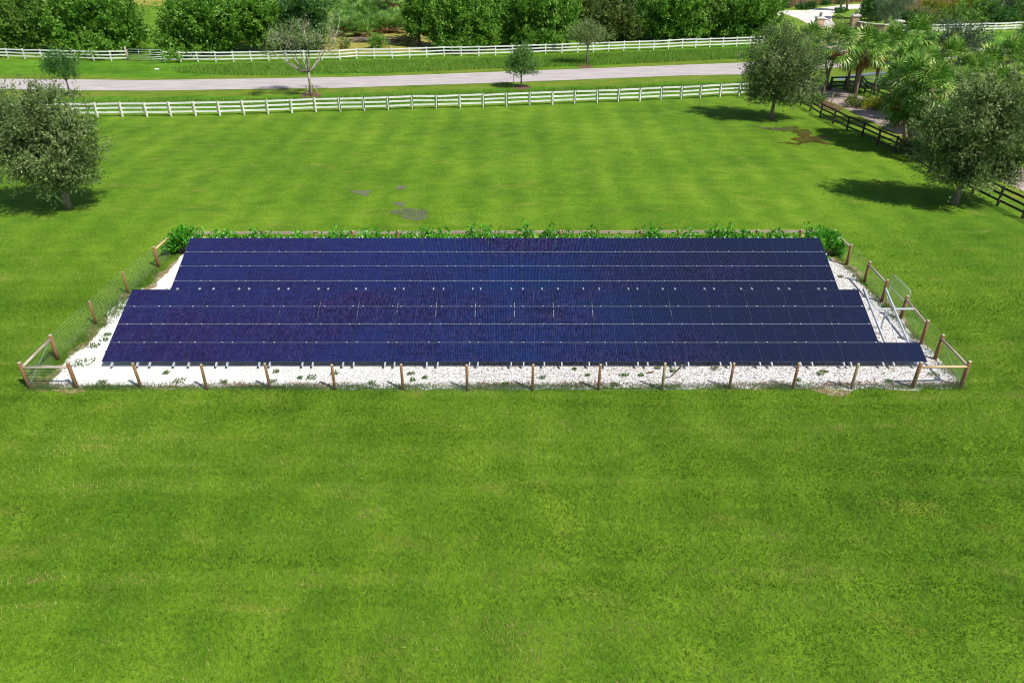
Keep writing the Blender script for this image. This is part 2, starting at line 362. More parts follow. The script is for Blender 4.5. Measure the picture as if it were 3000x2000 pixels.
# ------------------------------------------------------------------ ground sheets
def sheet(name, pts, z, mat, jitter=0, step=.5, kind='structure', label=None, cat=None, thick=0):
    """flat patch from outline points, edge made ragged by fractal jitter"""
    P = [Vector((p[0], p[1], 0)) for p in pts]; out = []
    n = len(P)
    for i in range(n):
        a, b = P[i], P[(i+1) % n]; k = max(1, int((b-a).length/step)) if jitter else 1
        for j in range(k): out.append(a.lerp(b, j/k))
    if jitter:
        m = len(out); off = np.zeros((m, 2))
        for o in (1, 2, 4, 8):
            q = rng.normal(0, 1, (max(3, m*o//8+1), 2)); xs = np.linspace(0, len(q)-1, m)
            q[-1] = q[0]; off += np.stack([np.interp(xs, np.arange(len(q)), q[:, 0]), np.interp(xs, np.arange(len(q)), q[:, 1])], 1)/o**.7
        out = [Vector((p.x+o[0]*jitter, p.y+o[1]*jitter, 0)) for p, o in zip(out, off)]
    me = bpy.data.meshes.new(name)
    from mathutils.geometry import tessellate_polygon
    tris = tessellate_polygon([out])
    me.from_pydata([(p.x, p.y, z) for p in out], [], [tuple(t) for t in tris])
    me.materials.append(mat); me.update()
    for p in me.polygons:
        if p.normal.z < 0: p.flip()
    o = link(name, me); tag(o, label, cat, None, kind); return o
def gp(*l, z=0): return [G(x, y, z) for x, y in l]

g = MB(); 
S = 2500; g.quad((-S, -60, 0), (S, -60, 0), (S, S*1.5, 0), (-S, S*1.5, 0)); tag(g.build('lawn', M['lawn']), kind='structure')

sheet('driveway_verge', gp((2330,300),(2380,262),(2470,268),(2560,300),(2700,372),(2900,440),(3080,500),(3080,640),(3000,590),(2850,520),(2650,436),(2440,340)), .006, M['verge'], .25)
sheet('driveway', gp((2300,278),(2330,262),(2400,252),(2470,264),(2545,292),(2640,336),(2760,392),(2900,455),(3080,530),(3080,600),(3000,561),(2914,520),(2750,449),(2608,383),(2500,331),(2438,300),(2380,284)), .014, M['driveway'], .05, .6)
roadT = [(-120,238),(0,232),(210,233),(425,236),(700,232),(1000,227.5),(1210,221),(1425,212.6),(1700,203),(2000,191),(2190,184),(2500,169),(2880,142),(3000,134),(3150,124)]
roadB = [(3150,150),(3000,160),(2880,165),(2500,195),(2190,219),(2000,222),(1700,234),(1425,244),(1210,251),(1000,258.5),(700,263),(425,267),(210,266),(0,263),(-120,262)]
ditchfar = [(x, y-2) for x, y in roadT]
sheet('far_ditch', gp(*ditchfar)+gp((3150,86),(2900,92),(2640,98),(2280,112),(2000,142),(1690,157),(1420,165),(1000,174),(760,180),(480,182),(200,180),(-120,175)), .008, M['ditch'], .2)
sheet('far_verge', gp(*[(x, y+1) for x, y in roadT])+gp(*[(x, y-10-4*math.sin(x*.01)) for x, y in reversed(roadT)]), .016, M['verge'], .2, .8)
sheet('near_verge', gp((-120,258),*[(x, y-2) for x, y in reversed(roadB)],(3150,180),(2880,200),(2500,222),(2190,248),(2000,243),(1700,256),(1425,262),(1210,270),(1000,278),(700,285),(425,287),(210,290),(-120,292)), .008, M['verge'], .2)
sheet('near_ditch', gp((-120,286),(210,284),(425,283),(700,281),(1000,275),(1210,268),(1425,260),(1700,254),(2000,240),(2200,236),(2420,226),(2600,214),(2600,224),(2420,246),(2200,268),(2000,277),(1700,288),(1425,302),(1000,314),(700,324),(425,330),(-120,332)), .012, M['ditch'], .2)
sheet('road', gp(*roadT)+gp(*roadB), .03, M['road'], .04, 1.5)
sheet('dry_meadow', gp((930,160),(1000,162),(1180,152),(1300,142),(1320,110),(1240,84),(1190,78),(1100,84),(990,104),(940,120)), .012, M['drygrass'], .5, 1.5)
sheet('sandy_clearing', gp((395,14),(470,20),(520,-10),(500,-40),(380,-40)), .014, M['drygrass'], .5, 2)
sheet('sandy_track', gp((1860,110),(1905,110),(1890,40),(1870,20),(1845,60)), .014, M['drygrass'], .4, 2)
sheet('park_lawn', gp((2230,100),(2390,100),(2500,104),(2640,100),(3100,92),(3100,60),(2700,74),(2660,60),(2560,26),(2750,12),(2760,-30),(2250,-30),(2200,40)), .010, M['parkgrass'], .3, 2)
sheet('concrete_drive', gp((2255,50),(2286,33),(2320,31),(2362,32),(2385,26),(2430,20),(2475,15),(2530,13),(2590,7),(2650,2),(2690,-5),(2730,-14),(2860,-16),(2850,-4),(2745,6),(2700,13),(2655,15),(2600,19),(2530,26),(2500,27),(2462,31),(2445,38),(2438,48),(2438,62),(2462,100),(2392,102),(2385,86),(2370,72),(2340,56),(2300,42)), .03, M['concrete'], 0)
sheet('gatehouse_apron', gp((2392,101),(2462,99),(2485,120),(2500,168),(2420,174),(2400,130)), .026, M['driveway'], 0)
# puddles and wet ground
sheet('puddle', gp((2250,370),(2290,374),(2340,378),(2390,388),(2422,396),(2430,408),(2452,416),(2450,424),(2410,424),(2380,420),(2330,423),(2292,421),(2320,414),(2345,406),(2320,394),(2300,383),(2262,378)), .01, M['puddle'], .34, .12)
sheet('wet_patch', gp((1016,560),(1040,558),(1088,560),(1078,568),(1070,578),(1058,574),(1030,566)), .008, M['mud'], .08, .2)
sheet('wet_patch', gp((1140,620),(1180,612),(1220,612),(1255,616),(1258,628),(1250,642),(1236,646),(1190,642),(1170,630)), .008, M['mud'], .12, .2)
sheet('wet_patch', gp((1150,594),(1178,592),(1180,606),(1160,604)), .008, M['mud'], .1, .2)
sheet('wet_patch', gp((1160,546),(1188,544),(1176,556),(1158,556)), .008, M['mud'], .1, .2)
for pl in (((950,206),(1010,203),(1004,209),(960,212)), ((640,210),(684,211),(680,214),(642,214)), ((1000,288),(1060,283),(1160,277),(1180,284),(1060,292),(1010,294)), ((1818,262),(1850,257),(1872,260),(1850,264)), ((2440,228),(2500,217),(2590,207),(2600,214),(2520,226),(2450,236))):
    sheet('ditch_water', gp(*pl), .018, M['water'], .15, .4)
for cx_, cy_, r_ in ((912,282,38), (1527,257,30), (1716,192,30), (2236,392,1)):
    if r_ > 2: sheet('mulch_ring', gp(*[(cx_+r_*math.cos(a)*.9, cy_+r_*.27*math.sin(a)) for a in np.linspace(0, 2*PI, 14)[:-1]]), .02, M['mulch'], .1, .3)
# gravel pad
padL = [(145,1134),(152,1118),(196,1062),(221,1037),(272,997),(312,940),(318,912),(345,898),(380,868),(420,852),(452,842),(470,815),(500,785),(523,761),(545,720)]
padR = [(2400,720),(2425,757),(2460,775),(2502,801),(2520,830),(2550,856),(2590,888),(2640,930),(2660,965),(2700,1003),(2761,1059),(2785,1090),(2806,1118),(2799,1137)]
padF = [(2700,1136),(2600,1136),(2400,1137),(2200,1137),(2000,1137),(1800,1137),(1600,1137),(1400,1137),(1200,1136),(1000,1135),(800,1134),(600,1132),(400,1130),(250,1129)]
pad = gp(*padL, *padR, *padF)
sheet('dirt_margin', gp(*[(x-16, y-2) for x, y in padL], *[(x+12, y-2) for x, y in padR], (2860,1150), (2790,1143), *[(x, y+3) for x, y in padF], (190,1146), (130,1140)), .004, M['dirt'], .22, .25)
sheet('gravel_pad', pad, .012, M['gravel'], .07, .12)

# ------------------------------------------------------------------ solar arrays
TAU, MW, MH = .3883, 1.68, .977
SL = Vector((0, math.cos(TAU), math.sin(TAU))); NRM = Vector((0, -math.sin(TAU), math.cos(TAU)))
mmod = MB(); gap = .007; th_ = .035
mmod.box(gap, MW-gap, gap*.8, MH-gap*.8, -th_, 0)
fr_mesh = bpy.data.meshes.new('solar_module')
fw = .012
vs = [(gap, gap*.8, -th_), (MW-gap, gap*.8, -th_), (MW-gap, MH-gap*.8, -th_), (gap, MH-gap*.8, -th_)]
vt = [(x, y, 0) for x, y, _ in vs]
vi = [(gap+fw, gap*.8+fw, 0), (MW-gap-fw, gap*.8+fw, 0), (MW-gap-fw, MH-gap*.8-fw, 0), (gap+fw, MH-gap*.8-fw, 0)]
vg = [(x, y, -.004) for x, y, _ in vi]
fs = [(3, 2, 1, 0)]+[(i, (i+1) % 4, 4+(i+1) % 4, 4+i) for i in range(4)]+[(4+i, 4+(i+1) % 4, 8+(i+1) % 4, 8+i) for i in range(4)]+[(8+i, 8+(i+1) % 4, 12+(i+1) % 4, 12+i) for i in range(4)]+[(12, 13, 14, 15)]
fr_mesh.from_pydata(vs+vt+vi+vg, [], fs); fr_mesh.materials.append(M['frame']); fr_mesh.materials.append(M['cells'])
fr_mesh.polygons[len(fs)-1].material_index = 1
uvl = fr_mesh.uv_layers.new(name='UVMap')
for p in fr_mesh.polygons:
    for li in p.loop_indices:
        co = fr_mesh.vertices[fr_mesh.loops[li].vertex_index].co; uvl.data[li].uv = ((co.x-gap-fw)/(MW-2*gap-2*fw), (co.y-gap*.8-fw)/(MH-1.6*gap-2*fw))
fr_mesh.update()
def mesh_of(mb, name, mats):
    o = mb.build(name, mats); me = o.data; bpy.data.objects.remove(o); return me
cb_ = MB(); cb_.box(-.028, .028, -.02, .02, -.01, .02); cb_.box(-.012, .012, -.012, .012, .02, .035)
clamp_mesh = mesh_of(cb_, 'clamp', M['clamp'])
ec = MB(); ec.box(-.03, .03, -.02, .05, -.03, .02); ec.box(-.016, .016, .0, .03, .02, .05)
endclamp_mesh = mesh_of(ec, 'end_clamp', M['clamp'])
R_tilt = Matrix((( 1, 0, 0), (0, SL.y, NRM.y), (0, SL.z, NRM.z))).to_4x4()
def solar_array(label, org, ncols, beams, legs_at, extra):
    org = Vector(org); root = thing('solar_array', label, 'solar panels', (org.x, org.y, 0))
    o0 = Vector((0, 0, org.z))
    for r, nc in enumerate(ncols):
        for c in range(nc):
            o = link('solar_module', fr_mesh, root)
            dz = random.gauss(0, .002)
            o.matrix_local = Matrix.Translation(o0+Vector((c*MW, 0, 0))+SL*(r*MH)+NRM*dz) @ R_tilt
    tm = MB()
    for r in range(1, 4):
        nc = min(ncols[r-1], ncols[r]); a = o0+SL*(r*MH)
        tm2 = MB(); tm2.obox(a-SL*.006+NRM*(-.012), (nc*MW, 0, 0), SL*.012, NRM*.015); tm2.build('joint_strip', M['alu'], root)
    ncl = 0; rest = MB()
    for c in beams:
        x = c*MW; a = o0+Vector((x, 0, 0))-SL*.16-NRM*.085; top = 4*MH+.12
        b = MB(); b.obox(a-Vector((.026, 0, 0))-NRM*.05, (.052, 0, 0), SL*(top+.16), NRM*.10)
        bo = b.build('beam', M['galv'], root)
        for r in (1, 2, 3):
            pos = o0+Vector((x+random.uniform(-.02, .02), 0, 0))+SL*(r*MH)+NRM*.004
            if c > ncols[r-1] and c > ncols[r]: continue
            if ncl < 96:
                k = link('clamp', clamp_mesh, bo); k.matrix_local = Matrix.Translation(pos) @ R_tilt; ncl += 1
            else:
                for q in ((-.028, .028, -.02, .02, -.01, .03),):
                    rest.obox(pos+Vector((q[0], 0, 0))+SL*q[2]+NRM*q[4], (q[1]-q[0], 0, 0), SL*(q[3]-q[2]), NRM*(q[5]-q[4]))
        if c < ncols[3]:
            k = link('end_clamp', endclamp_mesh, bo); k.matrix_local = Matrix.Translation(o0+Vector((x, 0, 0))+SL*(4*MH)-NRM*.01) @ R_tilt
    if rest.v: tag(rest.build('clamp', M['clamp'], root), kind='stuff')
    # cross pipes and legs
    for s_ in (.65, 2.95):
        p = o0+SL*s_-NRM*.19; b = MB(); b.tube([p+Vector((-.15, 0, 0)), p+Vector((ncols[3]*MW+extra, 0, 0))], .045, 10); b.build('cross_pipe', M['galv'], root, True)
        for x in legs_at:
            b = MB(); q = p+Vector((x, 0, 0)); b.tube([(q.x, q.y, -.05), (q.x, q.y, q.z)], .04, 8); b.build('leg', M['galv'], root, True)
            if s_ > 1: 
                b = MB(); b.tube([(q.x, q.y, q.z-.1), (q.x, q.y-1.7, .32)], .022, 6); b.build('brace', M['galv'], root, True)
    return root
fb = [z*.42517 for z in (772,948,1032,1197,1300,1490,1565,1785,1857,2082,2153)]+[1000+z*.42517 for z in (10,82,298,363,585,660,878,936,1165,1250,1392,1512,1700,1818,2035,2102,2290)]+[2000+z*.42517 for z in (30,250,320,522,603,800,880,1098,1147,1368,1440,1605)]
fcols = [(x-298)/(2711-298)*20 for x in fb]
rb = [z*.42517 for z in (1290,1462,1523,1693,1755,1931,1977,2152,2211)]+[1000+z*.42517 for z in (27,108,275,325,501,571,737,796,972,1050,1183,1250,1422,1490,1652,1725,1889,1953,2129,2192)]+[2000+z*.42517 for z in (8,78,243,317,488,551,723,783,955)]
rcols = [(x-543.4)/(2418-543.4)*19 for x in rb]
solar_array('near row of blue solar panels with a bare beam frame at its right end', (-16.70, 24.737, .331), [20, 19, 19, 19], fcols, [1.0+i*3.55 for i in range(10)], 2.2)
solar_array('far row of blue solar panels in front of the green hedge', (-16.31, 30.392, .445), [19, 19, 19, 19], rcols, [1.0+i*3.4 for i in range(10)], .15)

# ------------------------------------------------------------------ pen fence
PH = 1.17
def post_mb(h, r, lean=(0, 0), n=10):
    mb = MB(); mb.tube([(0, 0, -.1), (lean[0]*.5, lean[1]*.5, h*.5), (lean[0], lean[1], h)], [r*1.05, r, r*.95], n, capmi=1); return mb
pen = thing('wire_fence', 'wooden post and wire fence around the solar panels and white gravel', 'fence', G(1500, 1138))
P0 = pen.location.copy()
front_px = [(87,1135),(225,1135),(415,1137),(606,1141),(792,1138),(982,1142),(1181,1142),(1369,1143),(1560,1143),(1753,1142),(1940,1142),(2136,1138),(2322,1138),(2493,1139),(2672,1136),(2814,1132)]
left_px = [(170,1052),(282,950),(377,859),(466,783)]
right_px = [(2738,1052),(2697,1008),(2638,933),(2582,884),(2531,828),(2480,776)]
rearL = G(503, 678, PH); rearR = G(2447, 673, PH); rearL.z = rearR.z = 0
rear_px = [640,780,921,1032,1163,1272,1399,1512,1640,1750,1878,1989,2113,2220,2347]
rear = []
for x in rear_px:
    tt = (x-503)/(2447-503); rear.append(rearL.lerp(rearR, tt))
front = [G(*p) for p in front_px]; left = [G(*p) for p in left_px]; right = [G(*p) for p in right_px]
def put_post(p, h, r, mat):
    ln = (random.gauss(0, .015), random.gauss(0, .015))
    mb = post_mb(h, r, ln); o = mb.build('post', [M[mat], M['cutwood']], pen, True); o.location = p-P0; return o
big = {0, 1, 14, 15}
for i, p in enumerate(front): put_post(p, PH*(1.06 if i == 10 else 1), .075 if i in big else .055, 'weatheredpost' if i == 10 or i == 13 else 'postwood')
for i, p in enumerate(left): put_post(p, PH, .08 if i in (0, 3) else .055, 'postwood')
for i, p in enumerate(right): put_post(p, PH, .075, 'postwood')
for p in [rearL]+rear+[rearR]: put_post(p, PH, .075, 'postwood')
def brace(a, b, za, zb, mat='railwood', r=.05):
    mb = MB(); a = a-P0; b = b-P0; mb.tube([(a.x, a.y, za), ((a.x+b.x)/2, (a.y+b.y)/2, (za+zb)/2+.01), (b.x, b.y, zb)], r, 8); mb.build('brace_rail', M[mat], pen, True)
brace(front[0], front[1], .92, .95); brace(front[0], left[0], .92, .98); brace(left[3], rearL, 1.0, 1.0, 'newrail')
brace(front[14], front[15], .95, .93, 'newrail'); brace(front[15], right[0], .93, .98); brace(right[1], right[2], .98, .98)
brace(right[3], right[4], .98, .98); brace(right[5], rearR, 1.0, 1.0)
chain = [rearL]+rear+[rearR]
for a, b in zip(chain, chain[1:]):
    a = a-P0; b = b-P0
    mb = MB(); mb.bar((a.x, a.y+.085, PH-.12), (b.x, b.y+.085, PH-.12+random.gauss(0, .01)), .04, .14); mb.build('top_board', M['railwood'], pen)
for a, b in ((chain[0], chain[1]), (chain[-2], chain[-1])):
    a = a-P0; b = b-P0; mb = MB(); mb.bar((a.x, a.y, PH-.36), (b.x, b.y, PH-.36), .08, .09); mb.build('brace_rail', M['newrail'], pen)
# woven wire
loop = [front[i] for i in range(16)]+right[:3]
loop2 = [right[3]]+right[4:]+[rearR]+list(reversed(rear))+[rearL]+list(reversed(left))+[front[0]]
zs = [.04, .12, .21, .31, .42, .54, .67, .81, .96, 1.10]
def wires(pts, cen):
    mb = MB()
    for a, b in zip(pts, pts[1:]):
        d = (b-a).normalized(); out = Vector((d.y, -d.x, 0))
        if out.dot(a-cen) < 0: out = -out
        a2 = a-P0+out*.075; b2 = b-P0+out*.075
        for z in zs: mb.bar(a2+Vector((0, 0, z)), b2+Vector((0, 0, z)), .003, .003)
        k = int((b-a).length/.30)
        for j in range(1, k):
            p = a2.lerp(b2, j/k); mb.bar(p+Vector((0, 0, .04)), p+Vector((0, 0, 1.10)), .0022, .0022, 0, (1, .2, 0))
    mb.build('wire_mesh', M['wire'], pen)
wires(loop, Vector((0, 30, 0))); wires(loop2, Vector((0, 30, 0)))
for a, b, za, zb in ((front[0], left[0], .08, 1.0), (front[15], right[0], .08, 1.0), (right[1], right[2], .9, .1)):
    mb = MB(); a = a-P0; b = b-P0; mb.tube([(a.x, a.y, za), (b.x, b.y, zb)], .006, 4); mb.build('brace_wire', M['wire'], pen)
# walk-through tube gate, a little ajar
gt = thing('tube_gate', 'small galvanised tube gate between two wooden posts at the right of the panels', 'gate', right[2]+Vector((.12, -.02, 0)))
ga = Vector((0, 0, 0)); gb = (right[3]+Vector((.30, .25, 0)))-gt.location
pa, pb = (right[3]-gt.location)*0+ga, gb
def gpt(s, z): p = pa.lerp(pb, s); return (p.x, p.y, z)
fr = MB(); fr.tube([gpt(.03, .12), gpt(.03, 1.30), gpt(.07, 1.38), gpt(.9, 1.38), gpt(.97, 1.30), gpt(.97, .2), gpt(.9, .12), gpt(.03, .12)], .017, 8); fr.build('gate_frame', M['galv'], gt, True)
fr = MB(); fr.tube([gpt(.03, .75), gpt(.97, .75)], .016, 6); fr.build('middle_rail', M['galv'], gt, True)
fr = MB()
for z in np.arange(.22, 1.34, .12): fr.bar(gpt(.04, z), gpt(.96, z), .004, .004)
for s in np.arange(.1, .95, .1): fr.bar(gpt(s, .14), gpt(s, 1.36), .0035, .0035, 0, (1, .2, 0))
fr.build('gate_mesh', M['wire'], gt)
# loose bits on the gravel
st_ = MB(); st_.bar((0, 0, .03), (.22, -.55, .9), .05, .05); 
tag(st_.build('wooden_stick', M['weatheredpost']), 'grey wooden stick leaning on the weathered fence post', 'stick').location = G(1966, 1104)
ch = MB(); ch.obox((-.14, -.05, .015), (.26, .10, 0), (-.05, .09, 0), (0, 0, .025)); ch.obox((-.05, 0, .04), (.14, .06, 0), (-.03, .05, 0), (0, 0, .015))
tag(ch.build('wood_scrap', M['mulch']), 'reddish brown scrap of bark lying on the white gravel', 'wood scrap').location = G(1908, 1094)

# ------------------------------------------------------------------ board fences
def board_fence(label, cat, bases, h, rail_z, mat_post, mat_rail, pw=.13, rw=.14, side=1, name='white_fence', rt=.035, post_mats=None, group=None, endext=True):
    b0 = bases[0]; root = thing(name, label, cat, b0, group)
    for i, p in enumerate(bases):
        d = (bases[min(i+1, len(bases)-1)]-bases[max(i-1, 0)]).normalized(); nrm = Vector((-d.y, d.x, 0))*side
        q = p-b0; mb = MB(); l = Vector((random.gauss(0, .022), random.gauss(0, .022), 0))
        hh_ = h*random.uniform(.985, 1.02)
        mb.obox(q-d*pw/2-nrm*pw/2-Vector((0, 0, .1)), d*pw, nrm*pw, Vector((0, 0, hh_+.1))+l, 0)
        if post_mats:
            # darker face strip toward the field
            k = post_mats[i]
            if k is not None:
                mi, s0, s1 = k
                mb.obox(q-d*pw/2+d*pw*s0-nrm*(pw/2+.003)-Vector((0, 0, 0)), d*pw*(s1-s0), nrm*.006, Vector((0, 0, hh_+.004))+l, mi)
                if mi == 1: mb.obox(q-d*pw*.5+d*pw*.02-nrm*(pw/2-.01)+Vector((0, 0, hh_)), d*pw*.96, nrm*pw*.8, (0, 0, .012), 1)
        mb.build('post', [M[mat_post], M['darkwood'], M['pinkwood']] if post_mats else M[mat_post], root)
    for a, b in zip(bases, bases[1:]):
        d = (b-a).normalized(); nrm = Vector((-d.y, d.x, 0))*side
        for z in rail_z:
            o1 = a-b0+nrm*(pw/2+rt/2); o2 = b-b0+nrm*(pw/2+rt/2); s = random.gauss(0, .014)
            mb = MB(); mb.bar(o1+Vector((0, 0, z+s))+d*.004, o2+Vector((0, 0, z+random.gauss(0, .014)))-d*.004, rt, rw); mb.build('rail', M[mat_rail], root)
    return root
k1 = .42517
nb = [(-72,343),(0,344),(71,344.5),(143,344.5),(215,344)]+[(x*k1, y*k1) for x, y in ((675,808),(845,805),(1015,805),(1180,803),(1350,800),(1517,798),(1685,793),(1850,787),(2015,780),(2178,773),(2348,768))]
nb += [(1000+x*k1, y*k1) for x, y in ((162,765),(328,760),(493,753),(660,750),(822,745),(982,740),(1143,735),(1301,728),(1458,722),(1610,716),(1765,710),(1910,705),(2058,698),(2203,690),(2343,685))]
nb += [(2000+x*k1, y*k1) for x, y in ((122,678),(257,668),(390,663),(520,655),(645,648),(765,640),(880,633))]
nbp = [G(*p) for p in nb]
pm = []
for i in range(len(nbp)):
    if i < 15: pm.append((2, 0.0, .45))
    elif i < 17: pm.append((1, .5, 1))
    else: pm.append((1, .55, 1) if i % 4 else (1, .75, 1))
board_fence('long near white three-board fence running behind the lawn along the ditch', 'fence', nbp, 1.32, (.40, .78, 1.18), 'whitepaint', 'whitepaint', .15, .16, post_mats=pm)
fl = [(-35,170.5),(x0 := 25.5,171.3)]+[(x*k1, y*k1) for x, y in ((175,407),(295,410),(412,414),(530,417),(650,420),(770,421),(886,418))]
board_fence('far white three-board fence ending at the tubular farm gate, under the left trees', 'fence', [G(*p) for p in fl], 1.30, (.36, .76, 1.16), 'whitepaint', 'whitepaint', .14, .16, -1)
fm = [(x*k1, y*k1) for x, y in ((1137,425),(1247,428),(1368,428),(1490,428),(1612,426),(1735,424),(1855,422),(1978,420),(2100,419),(2222,417),(2345,413))]
fm += [(1000+x*k1, y*k1) for x, y in ((108,404),(230,403),(352,402),(472,398),(590,394),(710,389),(828,388),(948,386),(1063,383),(1180,379),(1293,375),(1407,370),(1520,368),(1628,363),(1735,359),(1840,354),(1945,350),(2050,347),(2150,344),(2252,338))]
fm += [(2000+x*k1, y*k1) for x, y in ((-5,333),(88,330),(185,327),(275,324),(368,320),(460,316),(550,312))]
board_fence('long far white three-board fence beyond the road, right of the farm gate', 'fence', [G(*p) for p in fm], 1.30, (.36, .76, 1.16), 'whitepaint', 'whitepaint', .14, .16, -1)
frr = [(2641,97),(2670,97),(2700,96.5),(2730,96),(2762,95.5),(2792,95),(2822,94),(2852,93),(2881,91.5),(2912,91),(2942,90),(2970,88.5),(2998,87.5),(3026,86.5),(3054,85.5)]
board_fence('white three-board fence right of the brick pillars beyond the road', 'fence', [G(*p) for p in frr], 1.30, (.36, .76, 1.16), 'whitepaint', 'whitepaint', .15, .19, -1)
fd = [(2478,262),(2524,257),(2575,252),(2630,248),(2690,243),(2750,238),(2815,232),(2880,226)]
board_fence('short white fence beyond the driveway, seen between palm trunks', 'fence', [G(*p) for p in fd], 1.32, (.40, .80, 1.2), 'whitepaint', 'whitepaint', .15, .16)
bk = [(2345,309),(2373,325),(2402,344.5),(2439.5,363),(2480,384),(2524.5,403),(2570,426),(2618.7,448),(2668,474),(2720.7,506.7),(2782,537),(2848,567),(2921,603),(2995,640),(3075,680)]
board_fence('dark weathered three-board fence between the lawn and the driveway', 'fence', [G(*p) for p in bk], 1.28, (.34, .76, 1.16), 'blackwood', 'blackwood', .12, .14, 1, 'black_fence')
bk2 = [(2518,258),(2531,275),(2549,283),(2568,291),(2600,304),(2640,322),(2690,348),(2745,374),(2810,405),(2890,445)]
board_fence('dark board fence on the far side of the driveway, behind the palms', 'fence', [G(*p) for p in bk2], 1.28, (.34, .76, 1.16), 'blackwood', 'blackwood', .12, .14, 1, 'black_fence')
bk3 = [(2431,264),(2474,263),(2506,262)]
board_fence('short black board fence beside the street end of the driveway', 'fence', [G(*p) for p in bk3], 1.36, (.36, .82, 1.28), 'blackwood', 'blackwood', .2, .16, 1, 'black_fence')
mb = MB(); mb.bar((0, 0, -.05), V(2443, 270, G(2433,311).y+.3)-G(2433,311), .12, .12); tag(mb.build('leaning_post', M['weatheredpost']), 'pale wooden post leaning beside the driveway', 'post').location = G(2433, 311)
# iron gate at driveway mouth
def iron_gate(label, a, b, h, nb_, sag, name='iron_gate', mat='iron', scroll=True):
    root = thing(name, label, 'gate', a); e = b-a
    fr = MB(); top = []
    for i in range(9):
        s = i/8; z = h+sag*(s*s)
        top.append(e*s+Vector((0, 0, z)))
    fr.tube(top, .055, 6); fr.tube([(0, 0, .12), e+Vector((0, 0, .12))], .05, 6); fr.tube([(0, 0, .05), (0, 0, h)], .04, 6); fr.tube([e+Vector((0, 0, .05)), e+Vector((0, 0, h+sag+.15))], .04, 6)
    fr.tube([(0, 0, h*.35), e+Vector((0, 0, h*.35))], .022, 6)
    fr.build('gate_frame', M[mat], root, True)
    for i in range(1, nb_):
        s = i/nb_; q = MB(); q.tube([e*s+Vector((0, 0, .12)), e*s+Vector((0, 0, h+sag*s*s+.1))], .026, 5); q.build('bar', M[mat], root)
    if scroll:
        q = MB(); c = e*.55+Vector((0, 0, h*.52)); u = e.normalized()
        for r, ph in ((h*.22, 0), (h*.12, 1)):
            q.tube([c+u*r*math.cos(t)+Vector((0, -.03, r*math.sin(t))) for t in np.linspace(ph, ph+2*PI, 14)], .06, 5)
        q.build('scroll', M['capstone'], root, True)
    return root
iron_gate('pale iron bar gate at the driveway mouth behind the oak', G(2395,252), G(2428,262)+Vector((0,.6,0)), 1.5, 9, .15, mat='lantern', scroll=False)
gA, gM_, gB = G(2404,87), G(2446,88), G(2486,80)
iron_gate('left leaf of the arched iron gates between brick pillars', gA, gM_, 1.5, 12, .9)
iron_gate('right leaf of the arched iron gates between brick pillars', gB, gM_, 1.5, 12, .9)
def pillar(px, py, w, h, label, lamp=True):
    b = G(px, py); root = thing('brick_pillar', label, 'pillar', b)
    mb = MB(); mb.box(-w/2, w/2, -w/2, w/2, -.1, h); mb.box(-w/2-.05, w/2+.05, -w/2-.05, w/2+.05, -.1, .25); mb.build('shaft', M['brick'], root)
    mb = MB(); mb.box(-w/2-.14, w/2+.14, -w/2-.14, w/2+.14, h, h+.16); mb.box(-w/2-.04, w/2+.04, -w/2-.04, w/2+.04, h+.16, h+.25); mb.build('cap', M['capstone'], root)
    if lamp:
        mb = MB(); mb.box(-.16, .16, -.16, .16, h+.25, h+.72); mb.box(-.21, .21, -.21, .21, h+.72, h+.80); mb.box(-.08, .08, -.08, .08, h+.8, h+.9); mb.build('lantern', M['lantern'], root)
    return root
pillar(2396,87,1.15,1.75,'brick pillar with stone cap and lantern, left of the iron gates')
pillar(2500,80,1.15,1.75,'brick pillar with stone cap and lantern, right of the iron gates')
pillar(2627,90,1.2,1.35,'low brick pillar with a pale cap at the end of the curved wall', False)
wl = thing('garden_wall', 'low curved buff wall with pale coping between two brick pillars', 'wall', G(2505,84))
wp = [G(x, y)-wl.location for x, y in ((2508,84),(2530,89),(2556,92),(2586,94),(2616,93))]
mb = MB(); mc = MB()
for a, b in zip(wp, wp[1:]):
    mb.bar(a+Vector((0, 0, .5)), b+Vector((0, 0, .5)), .3, 1.1); mc.bar(a+Vector((0, 0, 1.12)), b+Vector((0, 0, 1.12)), .42, .13)
mb.build('wall', M['buffwall'], wl); mc.build('coping', M['capstone'], wl)

# farm gate
a, b = G(381,178), G(480,181); fg = thing('farm_gate', 'galvanised tubular farm gate across a gap in the far white fence', 'gate', a); e = b-a
mb = MB(); mb.tube([(.02, 0, .15), (.02, 0, 1.35), e*.02+Vector((0, 0, 1.42)), e*.97+Vector((0, 0, 1.42)), e*.985+Vector((0, 0, 1.34)), e*.985+Vector((0, 0, .15)), (.02, 0, .15)], .03, 8); mb.build('gate_frame', M['galv'], fg, True)
for z in (.36, .58, .82, 1.1):
    mb = MB(); mb.tube([e*.0+Vector((0, 0, z)), e*.985+Vector((0, 0, z))], .024, 6); mb.build('gate_rail', M['galv'], fg, True)
for s in (.32, .66):
    mb = MB(); mb.tube([e*s+Vector((0, -.03, .15)), e*s+Vector((0, -.03, 1.42))], .02, 6); mb.build('gate_strut', M['galv'], fg, True)
mb = MB(); mb.tube([(-.22, .0, -.1), (-.27, 0, 1.75)], .11, 8); tag(mb.build('gate_post', M['pinkwood'], None, True), 'round brown post at the hinge side of the farm gate', 'post').location = a

